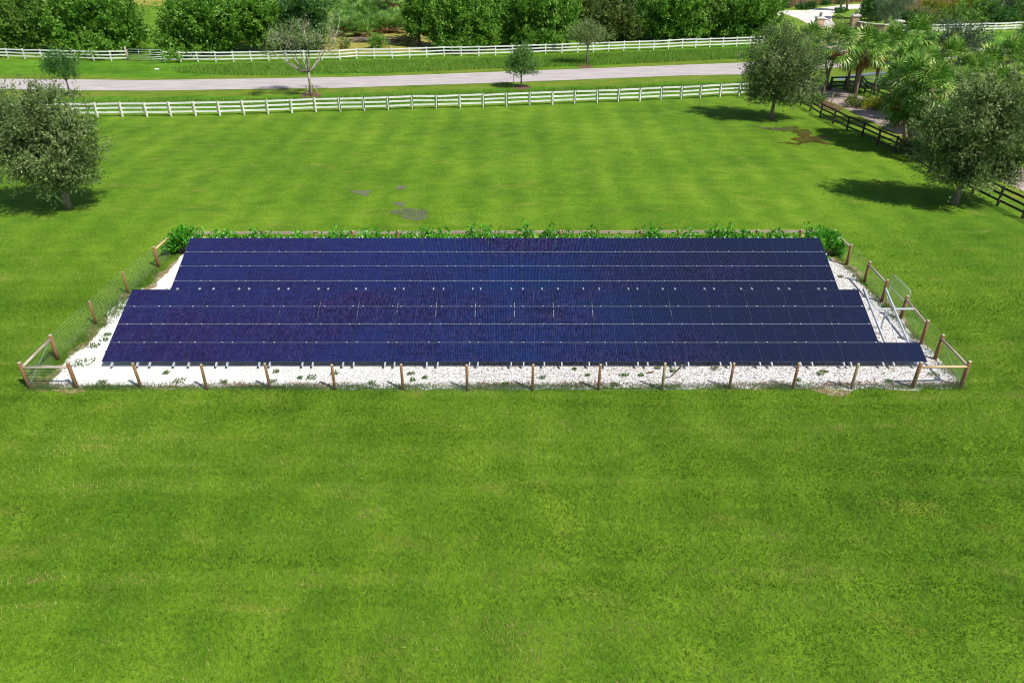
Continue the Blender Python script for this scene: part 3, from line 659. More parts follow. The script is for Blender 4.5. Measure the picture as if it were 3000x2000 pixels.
# house glimpsed beyond the drive
hb = G(2432, 7); hs = thing('house', 'reddish house with dark windows glimpsed behind palm trunks at the top', 'house', hb)
mb = MB(); mb.box(-6, 6, 0, 7, -.1, 3); mb.build('wall', M['housewall'], hs)
mb = MB(); n = len(mb.v); mb.v += [(-6.6,-.6,3),(6.6,-.6,3),(6.6,7.6,3),(-6.6,7.6,3),(-4,3.5,5.2),(4,3.5,5.2)]
for q in ((0,1,5,4),(1,2,5),(2,3,4,5),(3,0,4),(3,2,1,0)): mb.face(q)
mb.build('roof', M['roofing'], hs)
for x in (-4.5, -2.2, 0, 2.4):
    f_ = MB(); f_.box(x, x+1.5, -.06, -.004, .7, 2.3); f_ = f_.build('window', M['capstone'], hs); q = MB(); q.box(x+.1, x+1.4, -.09, -.063, .8, 2.2); q.build('pane', M['darkglass'], f_)

# ------------------------------------------------------------------ trees
# big live oaks on the lawn
tree('large live oak with grey green leaves at the left edge of the lawn', (203,612),
     [(85,345,100,75), (165,410,112,90), (60,430,108,85), (205,365,68,70), (140,490,125,62,-.3), (235,480,48,50), (110,290,75,36), (40,360,75,70), (180,540,75,26,-.5), (-20,400,70,90)],
     400, 10, 11, .15, .06, .85, 'oakleaf', .17, 'live_oak', fork=.26, nl=11, twiglines=30, zmin=1.5, shell=.16, cr=.13, jit=.04, spread=.5, inner=.6)
tree('round live oak casting shade at the back right corner of the lawn', (2258,350),
     [(2290,190,95,80), (2235,215,60,60), (2345,215,55,70), (2290,130,70,45), (2260,270,75,35), (2330,280,60,35), (2210,260,35,35)],
     300, 10, 11, .17, .068, .9, 'oakleaf', .17, 'live_oak', fork=.22, nl=10, twiglines=14, zmin=1.3, shell=.16, cr=.14, jit=.045, spread=.5, inner=.6)
tree('large spreading live oak at the right edge beside the dark fence', (2795,600),
     [(2830,400,105,85), (2920,340,110,95), (2960,430,95,75), (2760,420,70,70), (2850,490,90,60,-.3), (2800,535,70,30,-.6), (2900,270,85,50), (3010,380,80,90), (2930,500,70,35), (2745,345,50,40)],
     480, 10, 11, .15, .06, .85, 'oakleaf', .18, 'live_oak', fork=.24, nl=11, twiglines=28, zmin=1.6, shell=.16, cr=.13, jit=.04, spread=.5, inner=.6)
tree('dark round oak beside the street, above the palm clumps', (2808,188),
     [(2800,110,75,45), (2765,130,50,40), (2850,110,50,40), (2810,150,70,30)], 300, 5, 7, .26, .11, .7, 'greyleaf', .18, 'street_oak', zmin=1.0, nl=6)
tree('small dark green street tree with one stake, behind the left oak', (209,284),
     [(178,195,46,30), (150,190,28,24), (210,208,28,24), (172,170,28,18)], 190, 5, 7, .16, .08, .4, 'darkleaf', .09, 'young_tree', fork=.36, nl=7, zmin=1.6)
tree('small feathery young tree in the middle of the near verge', (1527,257),
     [(1528,180,36,34), (1508,200,26,20), (1552,200,24,22), (1528,152,22,18)], 210, 6, 8, .17, .06, .42, 'youngleaf', .085, 'young_tree', fork=.33, nl=7, zmin=1.5, twiglines=6)
tree('grey green umbrella shaped tree on the far verge near the white fence', (1719,190),
     [(1725,100,52,26), (1690,105,32,20), (1760,104,34,22), (1725,80,34,16)], 230, 5, 7, .20, .065, .5, 'oakleaf', .13, 'verge_tree', fork=.45, nl=8, zmin=2.6, twiglines=8)
def branchy(mb, p, d, L, r, depth, tips, up=.12):
    p = Vector(p); d = Vector(d).normalized(); q = p; pts = [p]; n = 3
    for i in range(n):
        d = (d+Vector((random.gauss(0, .22), random.gauss(0, .22), random.gauss(up, .12)))).normalized(); q = q+d*L/n; pts.append(q)
    mb.tube(pts, [r, r*.88, r*.76, r*.62], 6 if r > .03 else 4)
    if depth == 0: tips.append((q, d)); return
    for k in range(random.choice((2, 3, 3))):
        a = random.uniform(0, 2*PI); s = d.orthogonal().normalized(); s = Matrix.Rotation(a, 3, d) @ s
        branchy(mb, q if k < 2 else pts[2], d+s*random.uniform(.45, .95), L*random.uniform(.62, .82), r*.6, depth-1, tips, up)
    if depth <= 2: tips.append((q, d))
def branch_tree(label, name, basepx, trunk, limbs_px, L, depth, r, leafmat, nleaf, L_=.2, Wd=.06, bark='palebark', up=.12):
    b = G(*basepx); root = thing(name, label, 'tree', b); mb = MB(); tips = []
    tp = V(trunk[0], trunk[1], b.y)-b
    mb.tube([(0, 0, -.1), tp*.5+Vector((.05, 0, 0)), tp], [r*1.3, r, r*.9], 10)
    for (x, y, dy) in limbs_px:
        t = V(x, y, b.y+dy)-b-tp; n_ = t.length
        q = tp+t; mb.tube([tp, tp+t*.4+Vector((0, 0, -.12*n_)), q], [r*.62, r*.48, r*.4], 7)
        branchy(mb, q, t+Vector((0, 0, n_*random.uniform(.1, .8))), L*random.uniform(.75, 1.2), r*.38, depth, tips, up)
    mb.build('trunk', M[bark], root, True)
    T = np.array([tuple(t[0]) for t in tips]); D = np.array([tuple(t[1]) for t in tips])
    kp = rng.uniform(0, 1, len(T)) < (.62 if nleaf > 5 else 1); T = T[kp]; D = D[kp]
    P = np.repeat(T, nleaf, 0)+rng.normal(0, .34, (len(T)*nleaf, 3)); DD = np.repeat(D, nleaf, 0)
    npmesh('crown', leaf_quads(P, DD, L_, Wd), 4, M[leafmat], rng.uniform(0, 1, len(P)), root)
branch_tree('leaning half bare tree with pale branches and two stakes by the road', 'half_bare_tree', (912,281), (903,212),
    [(852,184,.3), (862,172,-.8), (885,168,.6), (905,158,-.5), (930,176,.2), (942,165,.8), (872,180,1.2), (836,180,-.3), (900,176,-1.0)], 1.3, 3, .165, 'oakleaf', 26, .22, .07, 'halfbark', .06)
def stake(base, top, label, g='wooden stakes propping the street trees'):
    a = G(*base); b = V(top[0], top[1], a.y+.1)-a; mb = MB(); mb.tube([(0, 0, -.1), b], .035, 6)
    tag(mb.build('tree_stake', M['stake'], None, True), label, 'stake', g).location = a
stake((895,283), (903,246), 'thin wooden stake left of the half bare tree trunk'); stake((937,280), (918,246), 'thin wooden stake right of the half bare tree trunk')
stake((244,283), (223,240), 'wooden stake beside the small dark street tree'); stake((1505,256), (1505,219), 'upright dark stake left of the small feathery tree')
mb = MB(); mb.tube([(-.25, 0, .1), (.25, 0, .1)], .09, 10); tag(mb.build('white_pipe', M['plastic']), 'short white pipe end lying in the grass before the farm gate', 'pipe').location = G(460, 206)

# tall broadleaf trees behind the far fence
GRP = 'broadleaf trees behind the far white fence'
FT = [
 ('pale green leafy tree at the top left corner of the picture', (60,152), [(20,40,80,55), (70,90,85,50), (110,30,70,50), (20,115,60,32)], 'limeleaf', 420),
 ('dark green leafy tree left of the farm gate, leaning over the fence', (270,156), [(250,50,100,62), (330,95,90,50), (190,85,70,48), (290,135,90,28,-3), (370,60,60,60), (250,0,90,40)], 'broadleaf', 620),
 ('big round leafy tree right of the farm gate', (585,160), [(560,70,95,62), (620,105,85,45), (510,110,60,40), (600,20,110,45), (570,140,95,20,-2), (660,60,60,50)], 'broadleaf', 620),
 ('dark leafy tree between the round tree and the half bare tree', (745,150), [(750,50,70,60), (790,90,50,50), (720,10,60,40), (700,75,40,40)], 'broadleaf', 330),
 ('leafy tree directly behind the half bare tree', (895,152), [(890,50,60,60), (910,100,45,45), (860,95,45,45), (900,10,60,40)], 'darkleaf', 330),
 ('small leafy tree with a visible trunk beside the palmetto thicket', (1228,134), [(1235,50,50,42), (1215,80,35,22), (1265,80,40,26), (1240,10,50,36)], 'broadleaf', 260),
 ('leafy tree standing behind the fence, left of centre', (1345,145), [(1340,70,75,55), (1390,95,70,45), (1310,105,50,32), (1360,20,80,40), (1350,125,85,18,-2), (1430,60,50,45)], 'broadleaf', 560),
 ('tall leafy tree behind the fence, right of centre', (1580,138), [(1560,50,90,58), (1630,70,70,50), (1510,90,55,40), (1590,105,80,26,-2), (1570,0,100,40), (1650,20,50,50)], 'broadleaf', 620),
 ('olive brown bushy tree between two taller green trees', (1798,120), [(1795,70,66,45), (1830,90,45,30), (1760,85,40,32), (1800,30,50,28)], 'oliveleaf', 340),
 ('dark leafy tree behind the right part of the far fence', (1965,116), [(1960,45,75,52), (1920,80,50,32), (2010,80,60,32), (1970,5,85,36)], 'broadleaf', 520),
 ('bright leafy tree at the right end of the tree row, by the pale drive', (2170,112), [(2160,40,70,52), (2220,60,65,48), (2110,70,50,36), (2200,10,85,36), (2180,88,80,18)], 'broadleaf', 560),
 ('grey leafed shrubby tree between the dark tree and the bright tree', (2070,110), [(2065,60,40,42), (2080,90,30,20), (2060,10,50,36)], 'limeleaf', 190),
]
for lab, b, lobes, leaf, n in FT:
    tree(lab, b, [(x, y, rx*1.04, ry*1.04, *d) for x, y, rx, ry, *d in lobes], int(n*.75), 9, 9, .32, .15, .7, leaf, .22, 'broadleaf_tree', 'bark', fork=.3, group=GRP, nl=7, jit=.09, cr=.26, zmin=.5, ydepth=1.0, shell=.2, inner=.5)
# second row, mostly above the frame
for i, (bx, by, w, leaf) in enumerate(((150,92,120,'broadleaf'), (330,84,70,'limeleaf'), (640,84,120,'broadleaf'), (830,70,90,'darkleaf'), (1240,48,70,'broadleaf'), (1450,84,110,'broadleaf'), (1700,80,80,'oliveleaf'), (1870,60,60,'darkleaf'), (2060,70,110,'broadleaf'))):
    labs = ['tall green tree in the second row behind the far left trees', 'lime green tree in the second row above the farm gate', 'tree in the second row behind the big round tree', 'dark tree in the second row behind the half bare tree', 'green tree rising behind the palmetto thicket', 'tree in the second row near the top centre', 'olive tree in the second row, right of top centre', 'dark tree filling the gap behind the olive bush', 'tree in the second row behind the right end trees']
    tree(labs[i], (bx, by), [(bx, by-55, w*.75, 42), (bx-w*.4, by-30, w*.4, 26), (bx+w*.4, by-34, w*.4, 28)], 260, 4, 6, .6, .26, 1.3, leaf, .25, 'broadleaf_tree', nl=5, jit=.2, cr=.6, group='second row of trees beyond the fence')
branch_tree('bare white branched tree left of the palmetto thicket', 'bare_tree', (984,133), (978,108), [(968,92,0), (990,88,.4), (978,85,-.4)], 1.3, 3, .13, 'greyleaf', 1, .2, .05)
# small shrubs beyond the fence
def shrub(label, px, w, h, leaf, n=60, L=.22, Wd=.09, name='shrub', group=None, cat='shrub', twl=.4, z0=.05, flat=1, spread=.75):
    b = G(*px); root = thing(name, label, cat, b, group)
    lobes = [(0, 0, h*.5, w/2, w/2*flat, h*.5), (w*.22, .1*w, h*.38, w*.3, w*.3*flat, h*.36), (-w*.24, -.1*w, h*.36, w*.28, w*.28*flat, h*.34)]
    crown('foliage', root, lobes, n, 5, 6, L, Wd, twl, M[leaf], spread, .05, z0, .4, .12)
    mb = MB()
    for k in range(5):
        a = random.uniform(0, 2*PI); mb.tube([(0, 0, -.05), (math.cos(a)*w*.15, math.sin(a)*w*.15, h*.35), (math.cos(a)*w*.3, math.sin(a)*w*.3, h*.8)], [.03, .02, .008], 5)
    mb.build('stem', M['bark'], root, True); return root
shrub('round green shrub just behind the far fence, in the open gap', (1108,141), 2.6, 1.9, 'broadleaf', 90)
shrub('thin upright shrub behind the fence near the small trunked tree', (1190,136), 1.6, 1.6, 'oliveleaf', 26, spread=.3)
shrub('scraggy brownish shrub behind the fence near the bare tree', (1012,142), 1.7, 1.3, 'oliveleaf', 24, spread=.4)
shrub('small grassy clump against the far fence below the dark tree', (1885,118), 1.6, 1.4, 'greyleaf', 30, spread=.3)
shrub('pale twiggy clump against the far fence below the right trees', (1945,116), 2.0, 1.8, 'greyleaf', 34, spread=.3)
for nm, pts, lab in (('brush_pile', ((1128,122),(1205,121)), 'long dark pile of cut branches on the grass before the palmettos'), ('brush_pile', ((1050,124),(1090,122)), 'small grey pile of cut branches left of the round shrub')):
    a, b = G(*pts[0]), G(*pts[1]); mb = MB()
    for k in range(60):
        s = random.random(); c = (b-a)*s+Vector((random.gauss(0, .4), random.gauss(0, .5), random.uniform(.05, .6))); d = Vector((random.gauss(0, 1.2), random.gauss(0, .5), random.gauss(0, .12)))
        mb.tube([c-d, c+Vector((0, 0, random.gauss(0, .08))), c+d], [.05, .04, .015], 5)
    tag(mb.build(nm, M['bark']), lab, 'brush pile').location = a

# ------------------------------------------------------------------ fan palms
def fan_leaf(az, el, pet, bl, nseg, droop, base, vs, rn, c0, width=.07):
    d = np.array([math.cos(az)*math.cos(el), math.sin(az)*math.cos(el), math.sin(el)]); s = np.array([-math.sin(az), math.cos(az), 0]); u = np.cross(d, s)*-1
    if u[2] < 0: u = -u
    hub = base+d*pet+np.array([0, 0, -.12*pet*droop])
    w = .018; vs += [base-s*w, base+s*w, hub+s*w, hub-s*w]; rn.append(c0)
    for k in range(nseg):
        t = -1+2*(k+.5)/nseg; a = t*1.9
        dir_ = d*math.cos(a)+s*math.sin(a)+u*(.16*(1 if k % 2 else -1)*.5+.10)
        dir_ /= np.linalg.norm(dir_); L = bl*(1-.25*abs(t))*random.uniform(.88, 1.08)
        m = hub+dir_*L*.55; tip = hub+dir_*L*.96+np.array([0, 0, -L*droop*random.uniform(.25, .55)])
        pw = np.cross(dir_, u); pw /= max(np.linalg.norm(pw), 1e-6)
        vs += [hub-pw*.012, m-pw*width*.5, m+pw*width*.5, hub+pw*.012]; rn.append(min(1, max(0, c0+random.gauss(0, .14))))
        vs += [m-pw*width*.5, tip-pw*.006, tip+pw*.006, m+pw*width*.5]; rn.append(min(1, max(0, c0+random.gauss(.12, .16))))
def palm_crown_mesh(nleaf, pet, bl, nseg, elo, ehi, droop, mat, name, cm=.45, width=.07):
    vs, rn = [], []
    for i in range(nleaf):
        t = (i+.5)/nleaf; el = math.radians(elo+(ehi-elo)*t**.85+random.gauss(0, 7)); az = i*2.39996+random.gauss(0, .2)
        fan_leaf(az, el, pet*random.uniform(.8, 1.15), bl*random.uniform(.85, 1.1), nseg, droop*(1.25-.7*t), np.array([0, 0, .25*t]), vs, rn, min(1, max(0, cm+random.gauss(0, .17))), width)
    o = npmesh(name, np.array(vs), 4, mat, rn); me = o.data; bpy.data.objects.remove(o); return me
crownsM = [palm_crown_mesh(34, 1.05, 1.15, 16, -46, 82, .6, M['palmleaf'], 'fronds', .5, .11) for _ in range(4)]
deadM = [palm_crown_mesh(11, .8, .8, 16, -80, -42, .9, M['deadleaf'], 'dead_fronds') for _ in range(2)]
pmM = [palm_crown_mesh(17, .6, .8, 18, 8, 86, .35, M['palmettoleaf'], 'fronds', .5, .085) for _ in range(4)]
pmD = [palm_crown_mesh(6, .5, .6, 12, -20, 10, .6, M['deadleaf'], 'dead_fronds') for _ in range(2)]
def palm(label, base, top, r=.15, scale=1.0, group='fan palms along the driveway', dead=True, mid=None, yoff=0):
    """base ground point, top world point"""
    root = thing('fan_palm', label, 'palm', base, group); t = Vector(top)-Vector(base)
    mb = MB(); bend = Vector((t.x*.35+random.gauss(0, .06), t.y*.35, t.z*.5)); mb.tube([(0, 0, -.1), bend*.5+Vector((0, 0, 0)), bend, t*.8+Vector((0, 0, 0)), t], [r*1.25, r, r*.92, r*.95, r*1.2], 10)
    mb.build('trunk', M['palmbark'], root, True)
    c = link('fronds', random.choice(crownsM), root); c.location = t; c.rotation_euler = (random.gauss(0, .08), random.gauss(0, .08), random.uniform(0, 6.28)); c.scale = (scale,)*3
    if dead:
        c = link('dead_fronds', random.choice(deadM), root); c.location = t-Vector((0, 0, .15)); c.rotation_euler = (0, 0, random.uniform(0, 6.28)); c.scale = (scale,)*3
    return root
def palm_px(label, b, t, scale=1.0, dy=0, **k):
    B = G(*b); T = V(t[0], t[1], B.y+dy); return palm(label, B, T, scale=scale, **k)
# rear clump at the driveway mouth: visible trunks
palm_px('tall fan palm with a strongly leaning trunk beside the driveway', (2403,296), (2456,138), 1.15)
palm_px('fan palm with a dark upright trunk beside the short black fence', (2479,265), (2494,150), 1.1)
palm_px('fan palm crown just left of the leaning palm, over the driveway mouth', (2424,262), (2414,140), 1.0)
palm_px('slim fan palm with ragged dead fronds in the middle of the driveway clump', (2503,268), (2516,165), .9)
palm_px('fan palm with a dark slightly leaning trunk in the driveway clump', (2504,288), (2540,146), 1.1)
palm_px('fan palm on the right of the driveway clump, in front of the short white fence', (2560,276), (2580,158), 1.05)
palm_px('fan palm crown rising behind the oak, left of the driveway clump', (2372,266), (2372,128), 1.1)
palm_px('fan palm right of the driveway clump, below the iron gates', (2612,262), (2618,134), 1.15)
palm_px('tall bright fan palm below the garden wall', (2670,262), (2682,118), 1.25)
palm_px('fan palm between the bright palm and the dark oak', (2715,262), (2712,160), .9)
# big foreground clump
for lab, b, t, s_ in (('fan palm at the top left of the large clump, over the driveway', (2655,372), (2662,196), 1.15), ('bushy fan palm at the left edge of the large clump', (2652,412), (2634,262), 1.25),
    ('fan palm low on the left of the large clump with brown dead fronds', (2668,428), (2646,312), 1.05), ('fan palm at the top of the large clump below the dark oak', (2772,352), (2782,186), 1.15),
    ('fan palm in the middle of the large clump', (2738,452), (2728,262), 1.15), ('fan palm low in the middle of the large clump', (2712,446), (2700,322), 1.0),
    ('fan palm behind the top of the large clump, left side', (2712,352), (2716,208), 1.05), ('fan palm tucked into the left middle of the large clump', (2690,432), (2682,236), 1.1), ('fan palm in the right middle of the large clump', (2762,396), (2764,300), 1.05), ('fan palm at the upper right of the large clump', (2836,360), (2838,222), 1.05), ('fan palm half hidden by the big oak crown', (2850,400), (2852,300), 1.0), ('fan palm at the right of the large clump, beside the big oak', (2800,392), (2806,262), 1.0), ('short fan palm in front of the large clump behind the dark fence', (2782,474), (2766,366), .9)):
    palm_px(lab, b, t, s_*.95, group='fan palms in the large clump right of the driveway', yoff=0)
for lab, b, t, s_ in (('fan palm with grey fronds right of the large clump', (2890,340), (2890,205), 1.05), ('bushy fan palm at the right edge above the big oak', (2955,335), (2955,180), 1.15),
    ('fan palm cut off by the right edge of the picture', (3015,330), (3008,190), 1.1), ('fan palm at the right edge beside the street', (3012,215), (3010,112), 1.1), ('low fan palm behind the right edge oak', (2930,372), (2925,262), .95)):
    palm_px(lab, b, t, s_, group='fan palms at the right edge')
# park palms beyond the road (crowns above the frame)
for i, (b, t) in enumerate((((2327,15),(2331,-62)), ((2347,26),(2352,-60)), ((2425,13),(2430,-60)), ((2462,31),(2470,-72)), ((2480,32),(2492,-66)), ((2521,57),(2536,-40)), ((2692,14),(2700,-60)), ((2738,4),(2745,-66)))):
    labs = ['leftmost slim palm trunk beyond the pale drive', 'slim palm trunk with a small shrub at its base, above the drive', 'slim palm trunk in front of the reddish house', 'left one of a pair of palm trunks beside the drive', 'right one of a pair of palm trunks beside the drive, leaning', 'pale palm trunk on the lawn beyond the iron gates', 'dark palm trunk before the distant pale drive', 'rightmost thin palm trunk at the top by the distant drive']
    palm_px(labs[i], b, t, 1.3, r=.2, group='slim palms beyond the iron gates', dead=False)
for i, (x, y) in enumerate(((2347,28), (2462,38), (2376,22), (2415,16), (2455,12))):
    labs = ['low shrub at the foot of a palm left of the pale drive', 'low round shrub at the foot of the palm pair', 'low shrub on the grass beyond the drive, left', 'low shrub near the house by the drive', 'low dark shrub beside the drive, near the house']
    shrub(labs[i], (x, y), 2.4, 1.0, 'darkleaf', 50, .3, .12)
tree('small dark tree on the lawn behind the curved wall', (2540,75), [(2548,30,24,24), (2556,10,24,22), (2536,38,14,12)], 150, 5, 6, .3, .13, .6, 'darkleaf', .16, 'small_tree', nl=5, fork=.4)
tree('wispy grey tree behind the curved wall', (2590,86), [(2610,28,38,34), (2590,45,22,22), (2625,5,36,26)], 200, 6, 7, .34, .05, 1.0, 'greyleaf', .18, 'grey_tree', 'bark', nl=6, fork=.3, spread=.4)
# wild bank behind
bank = [((2560,62),3.5,2.6,'limeleaf'), ((2650,46),5,2.0,'oliveleaf'), ((2690,58),4,1.8,'limeleaf'), ((2725,44),4,2.2,'yellowleaf'), ((2768,52),5,2.6,'yellowleaf'), ((2660,72),5,1.8,'darkleaf'), ((2710,76),6,1.5,'oliveleaf'), ((2760,78),6,1.6,'limeleaf'), ((2812,78),7,3.0,'limeleaf'),
        ((2820,52),6,4,'yellowleaf'), ((2858,72),7,4.2,'broadleaf'), ((2888,50),7,5,'yellowleaf'), ((2905,76),6,3.6,'darkleaf'), ((2990,68),6,4.5,'limeleaf'), ((2870,24),8,4.5,'oliveleaf'), ((2800,26),4,2.4,'yellowleaf'), ((2640,26),4,1.8,'oliveleaf'), ((2580,46),5,2.4,'limeleaf'), ((2960,40),7,5,'oliveleaf')]
words = {'limeleaf': 'bright green', 'oliveleaf': 'olive', 'yellowleaf': 'yellowish', 'darkleaf': 'dark green', 'broadleaf': 'mid green'}
for (px, w, h, leaf) in bank:
    shrub(f'{words[leaf]} wild bush among the reeds on the bank beyond the right white fence', px, w, h, leaf, 130, .42, .17, 'wild_bush', f'{words[leaf]} wild bushes on the bank', twl=.8)
tree('pale grey tree standing in the wild bushes behind the right white fence', (2938,64), [(2960,15,40,32), (2985,35,26,24), (2930,0,30,24)], 220, 5, 6, .42, .12, .9, 'greyleaf', .22, 'grey_tree', 'palebark', nl=7, fork=.4)
tree('dark tree at the top right corner above the wild bushes', (2870,44), [(2880,-5,50,36), (2910,12,30,28)], 240, 5, 6, .45, .18, .9, 'broadleaf', .22, 'bank_tree', nl=5)
# palmetto thicket
pmpx = []
for row, (y, x0, x1, n) in enumerate(((106,986,1078,8), (97,1080,1170,8), (90,988,1185,12), (76,985,1192,13), (62,985,1190,13), (48,985,1185,12), (34,990,1185,12), (20,985,1180,11), (8,985,1180,10))):
    for i in range(n):
        x = x0+(x1-x0)*(i+.5)/n+random.gauss(0, 4); pmpx.append((x, y+random.gauss(0, 2.2), row))
pmpx += [(x+random.gauss(0, 3), y, 3) for x, y in ((720,128), (735,120), (925,118), (2018,92), (1690,60), (1890,70), (1880,50), (1905,30))]
LP = {0: 'spiky green palmetto clump in the front edge of the thicket', 1: 'spiky green palmetto clump inside the thicket beyond the far fence'}
for x, y, row in pmpx:
    b = G(x, y); k = 0 if row < 2 else 1
    root = thing('palmetto', LP[k] if row != 3 or x > 980 and x < 1200 else 'lone palmetto clump growing among the trees behind the far fence', 'palmetto', b, 'palmettos at the front of the thicket' if k == 0 else 'palmettos in the thicket')
    if row == 3 and not (980 < x < 1200): root['group'] = 'lone palmettos among the trees'
    s = random.uniform(1.15, 1.75); me = random.choice(pmM); z = random.uniform(.1, .9)
    o = link('fronds', me, root); o.location = (0, 0, z); o.scale = (s, s, s); o.rotation_euler = (0, 0, random.uniform(0, 6.28))
    o = link('dead_fronds', random.choice(pmD), root); o.location = (0, 0, z*.7+.15); o.scale = (s,)*3; o.rotation_euler = (0, 0, random.uniform(0, 6.28))
    mb = MB(); mb.tube([(0, 0, -.05), (random.gauss(0, .1), 0, z+.1)], [.16, .13], 7); mb.build('trunk', M['palmbark'], root, True)
tall = G(1168, 62); palm('short trunked fan palm rising from the palmetto thicket', tall, tall+Vector((-.8, 0, 3.4)), .2, 1.2, group=None, dead=True)
tall = G(1150, 48); palm('taller trunked fan palm at the back of the palmetto thicket', tall, tall+Vector((-.8, 0, 4.2)), .2, 1.2, group=None, dead=True)

# clumps by the driveway
for px, w, h, leaf, lab in (((2520,312),3.0,.7,'oliveleaf','low olive grass clump across the driveway below the palms'), ((2560,318),2.6,.8,'yellowleaf','straw coloured clump across the driveway at its far kerb'), ((2590,322),2.0,1.0,'yellowleaf','dry straw clump under the bushy palm'), ((2385,305),1.6,.9,'limeleaf','light green weedy clump at the foot of the leaning palm'), ((2720,452),2.4,.9,'darkleaf','dark low shrub behind the dark fence under the palms'), ((2672,440),2.2,.7,'oliveleaf','low shrub with dry fronds behind the dark fence')):
    shrub(lab, px, w, h, leaf, 60, .3, .06, 'low_clump', spread=.5)

# ------------------------------------------------------------------ hedge behind the far array
def hedge_plant(label, x, y, w, h, n, group=None, name='hedge_shrub'):
    root = thing(name, label, 'shrub', (x, y, 0), group)
    k = max(3, n//14); P = []; D = []
    nshoot = n
    bx = rng.uniform(-w/2, w/2, nshoot); by = rng.uniform(-.42, .42, nshoot)*min(w, 1.4)
    hz = h*np.clip(1-.9*(np.abs(bx)/(w/2+.01))**2.6, .35, 1)*rng.uniform(.62, 1.0, nshoot)
    per = 18
    mb = MB()
    for i in range(nshoot):
        tip = np.array([bx[i]*1.12+rng.normal(0, .06), by[i]*1.15, hz[i]]); b = np.array([bx[i]*.35, by[i]*.35, .02])
        if i % 3 == 0: mb.tube([tuple(b), tuple((b+tip)/2+rng.normal(0, .03, 3)), tuple(tip)], [.018, .012, .005], 4)
        s = rng.uniform(.25, 1.02, per)**.7; p = b+(tip-b)*s[:, None]+rng.normal(0, .055, (per, 3)); P.append(p); D.append(np.repeat([unit(tip-b+np.array([0, 0, .4]))], per, 0)+rng.normal(0, .5, (per, 3)))
    P = np.concatenate(P); D = unit(np.concatenate(D)); P[:, 2] = np.maximum(P[:, 2], .06)
    q = leaf_quads(P, D, .17, .10); npmesh('foliage', q, 4, M['hedgeleaf'], np.clip(rng.normal(.5, .22, len(P)), 0, 1), root)
    mb.build('stem', M['bark'], root, True); return root
topY = 30.392+4*MH*SL.y
hy = topY+.75
hx0 = V(560, 690, hy).x; hx1 = V(2400, 690, hy).x
nh = 46
for i in range(nh):
    x = hx0+(hx1-hx0)*(i+.5)/nh+random.gauss(0, .12)
    hedge_plant('glossy green hedge shrub showing its shoots above the top edge of the far panels', x, hy+random.gauss(0, .08), 1.3, random.choice((1.85, 1.95, 2.05, 2.15, 2.4)), 80, 'hedge shrubs behind the far panels')
pL = G(512, 752); pR = G(2440, 757)
hedge_plant('big bushy green shrub at the left end of the hedge', pL.x+.45, pL.y+.6, 1.9, 1.5, 220)
hedge_plant('big bushy green shrub at the right end of the hedge', pR.x-.3, pR.y+.55, 1.8, 1.5, 220)

# ------------------------------------------------------------------ weeds on the gravel
wpx = [(245,1065,1.0),(315,983,.4),(307,997,.4),(275,1015,.6),(488,1094,.3),(526,1119,.55),(300,1123,.45),(655,1122,.4),(810,1091,.3),(799,1120,.4),(914,1108,.5),(880,1110,.25),(982,1095,.45),(1206,1097,.35),(1211,1116,.3),(1244,1108,.25),(1589,1108,.3),(1684,1083,.2),(1723,1101,.25),(1829,1101,.45),(1878,1101,.25),(1927,1080,.3),(1969,1088,.3),(1803,1129,.45),(2096,1083,.4),(2414,1091,.3),(2402,1098,.3),(2463,813,.35),(2340,1116,.25),(1092,1124,.4),(1480,1128,.3),(2600,1121,.4),(335,922,.8),(360,905,.7),(300,955,.5),(2735,1100,.5),(2590,900,.35),(2620,905,.35)]
for x, y, w in wpx:
    b = G(x, y); lab = 'large sprawling weed on the white gravel near the left fence corner' if w == 1.0 else 'small green weed sprouting through the white gravel'
    n = int(60*w+20); P = np.clip(rng.normal(0, 1, (n, 3)), -1.3, 1.3)*np.array([w*.28, w*.22, .02])+np.array([0, 0, .07]); P[:, 2] = np.abs(P[:, 2])
    D = unit(P*np.array([1, 1, 0])+rng.normal(0, .3, (n, 3))+np.array([0, 0, .5])); q = leaf_quads(P, D, .11, .045, 1.5)
    o = npmesh('weed', q, 4, M['weed'], rng.uniform(0, 1, n)); o.location = b; tag(o, lab, 'weed', None if w == 1.0 else 'weeds in the white gravel')
    sm = MB()
    for k_ in range(4): a_ = random.uniform(0, 6.28); sm.tube([(0, 0, -.02), (math.cos(a_)*w*.3, math.sin(a_)*w*.25, .06)], [.008, .004], 4)
    sm.build('stem', M['weed'], o)

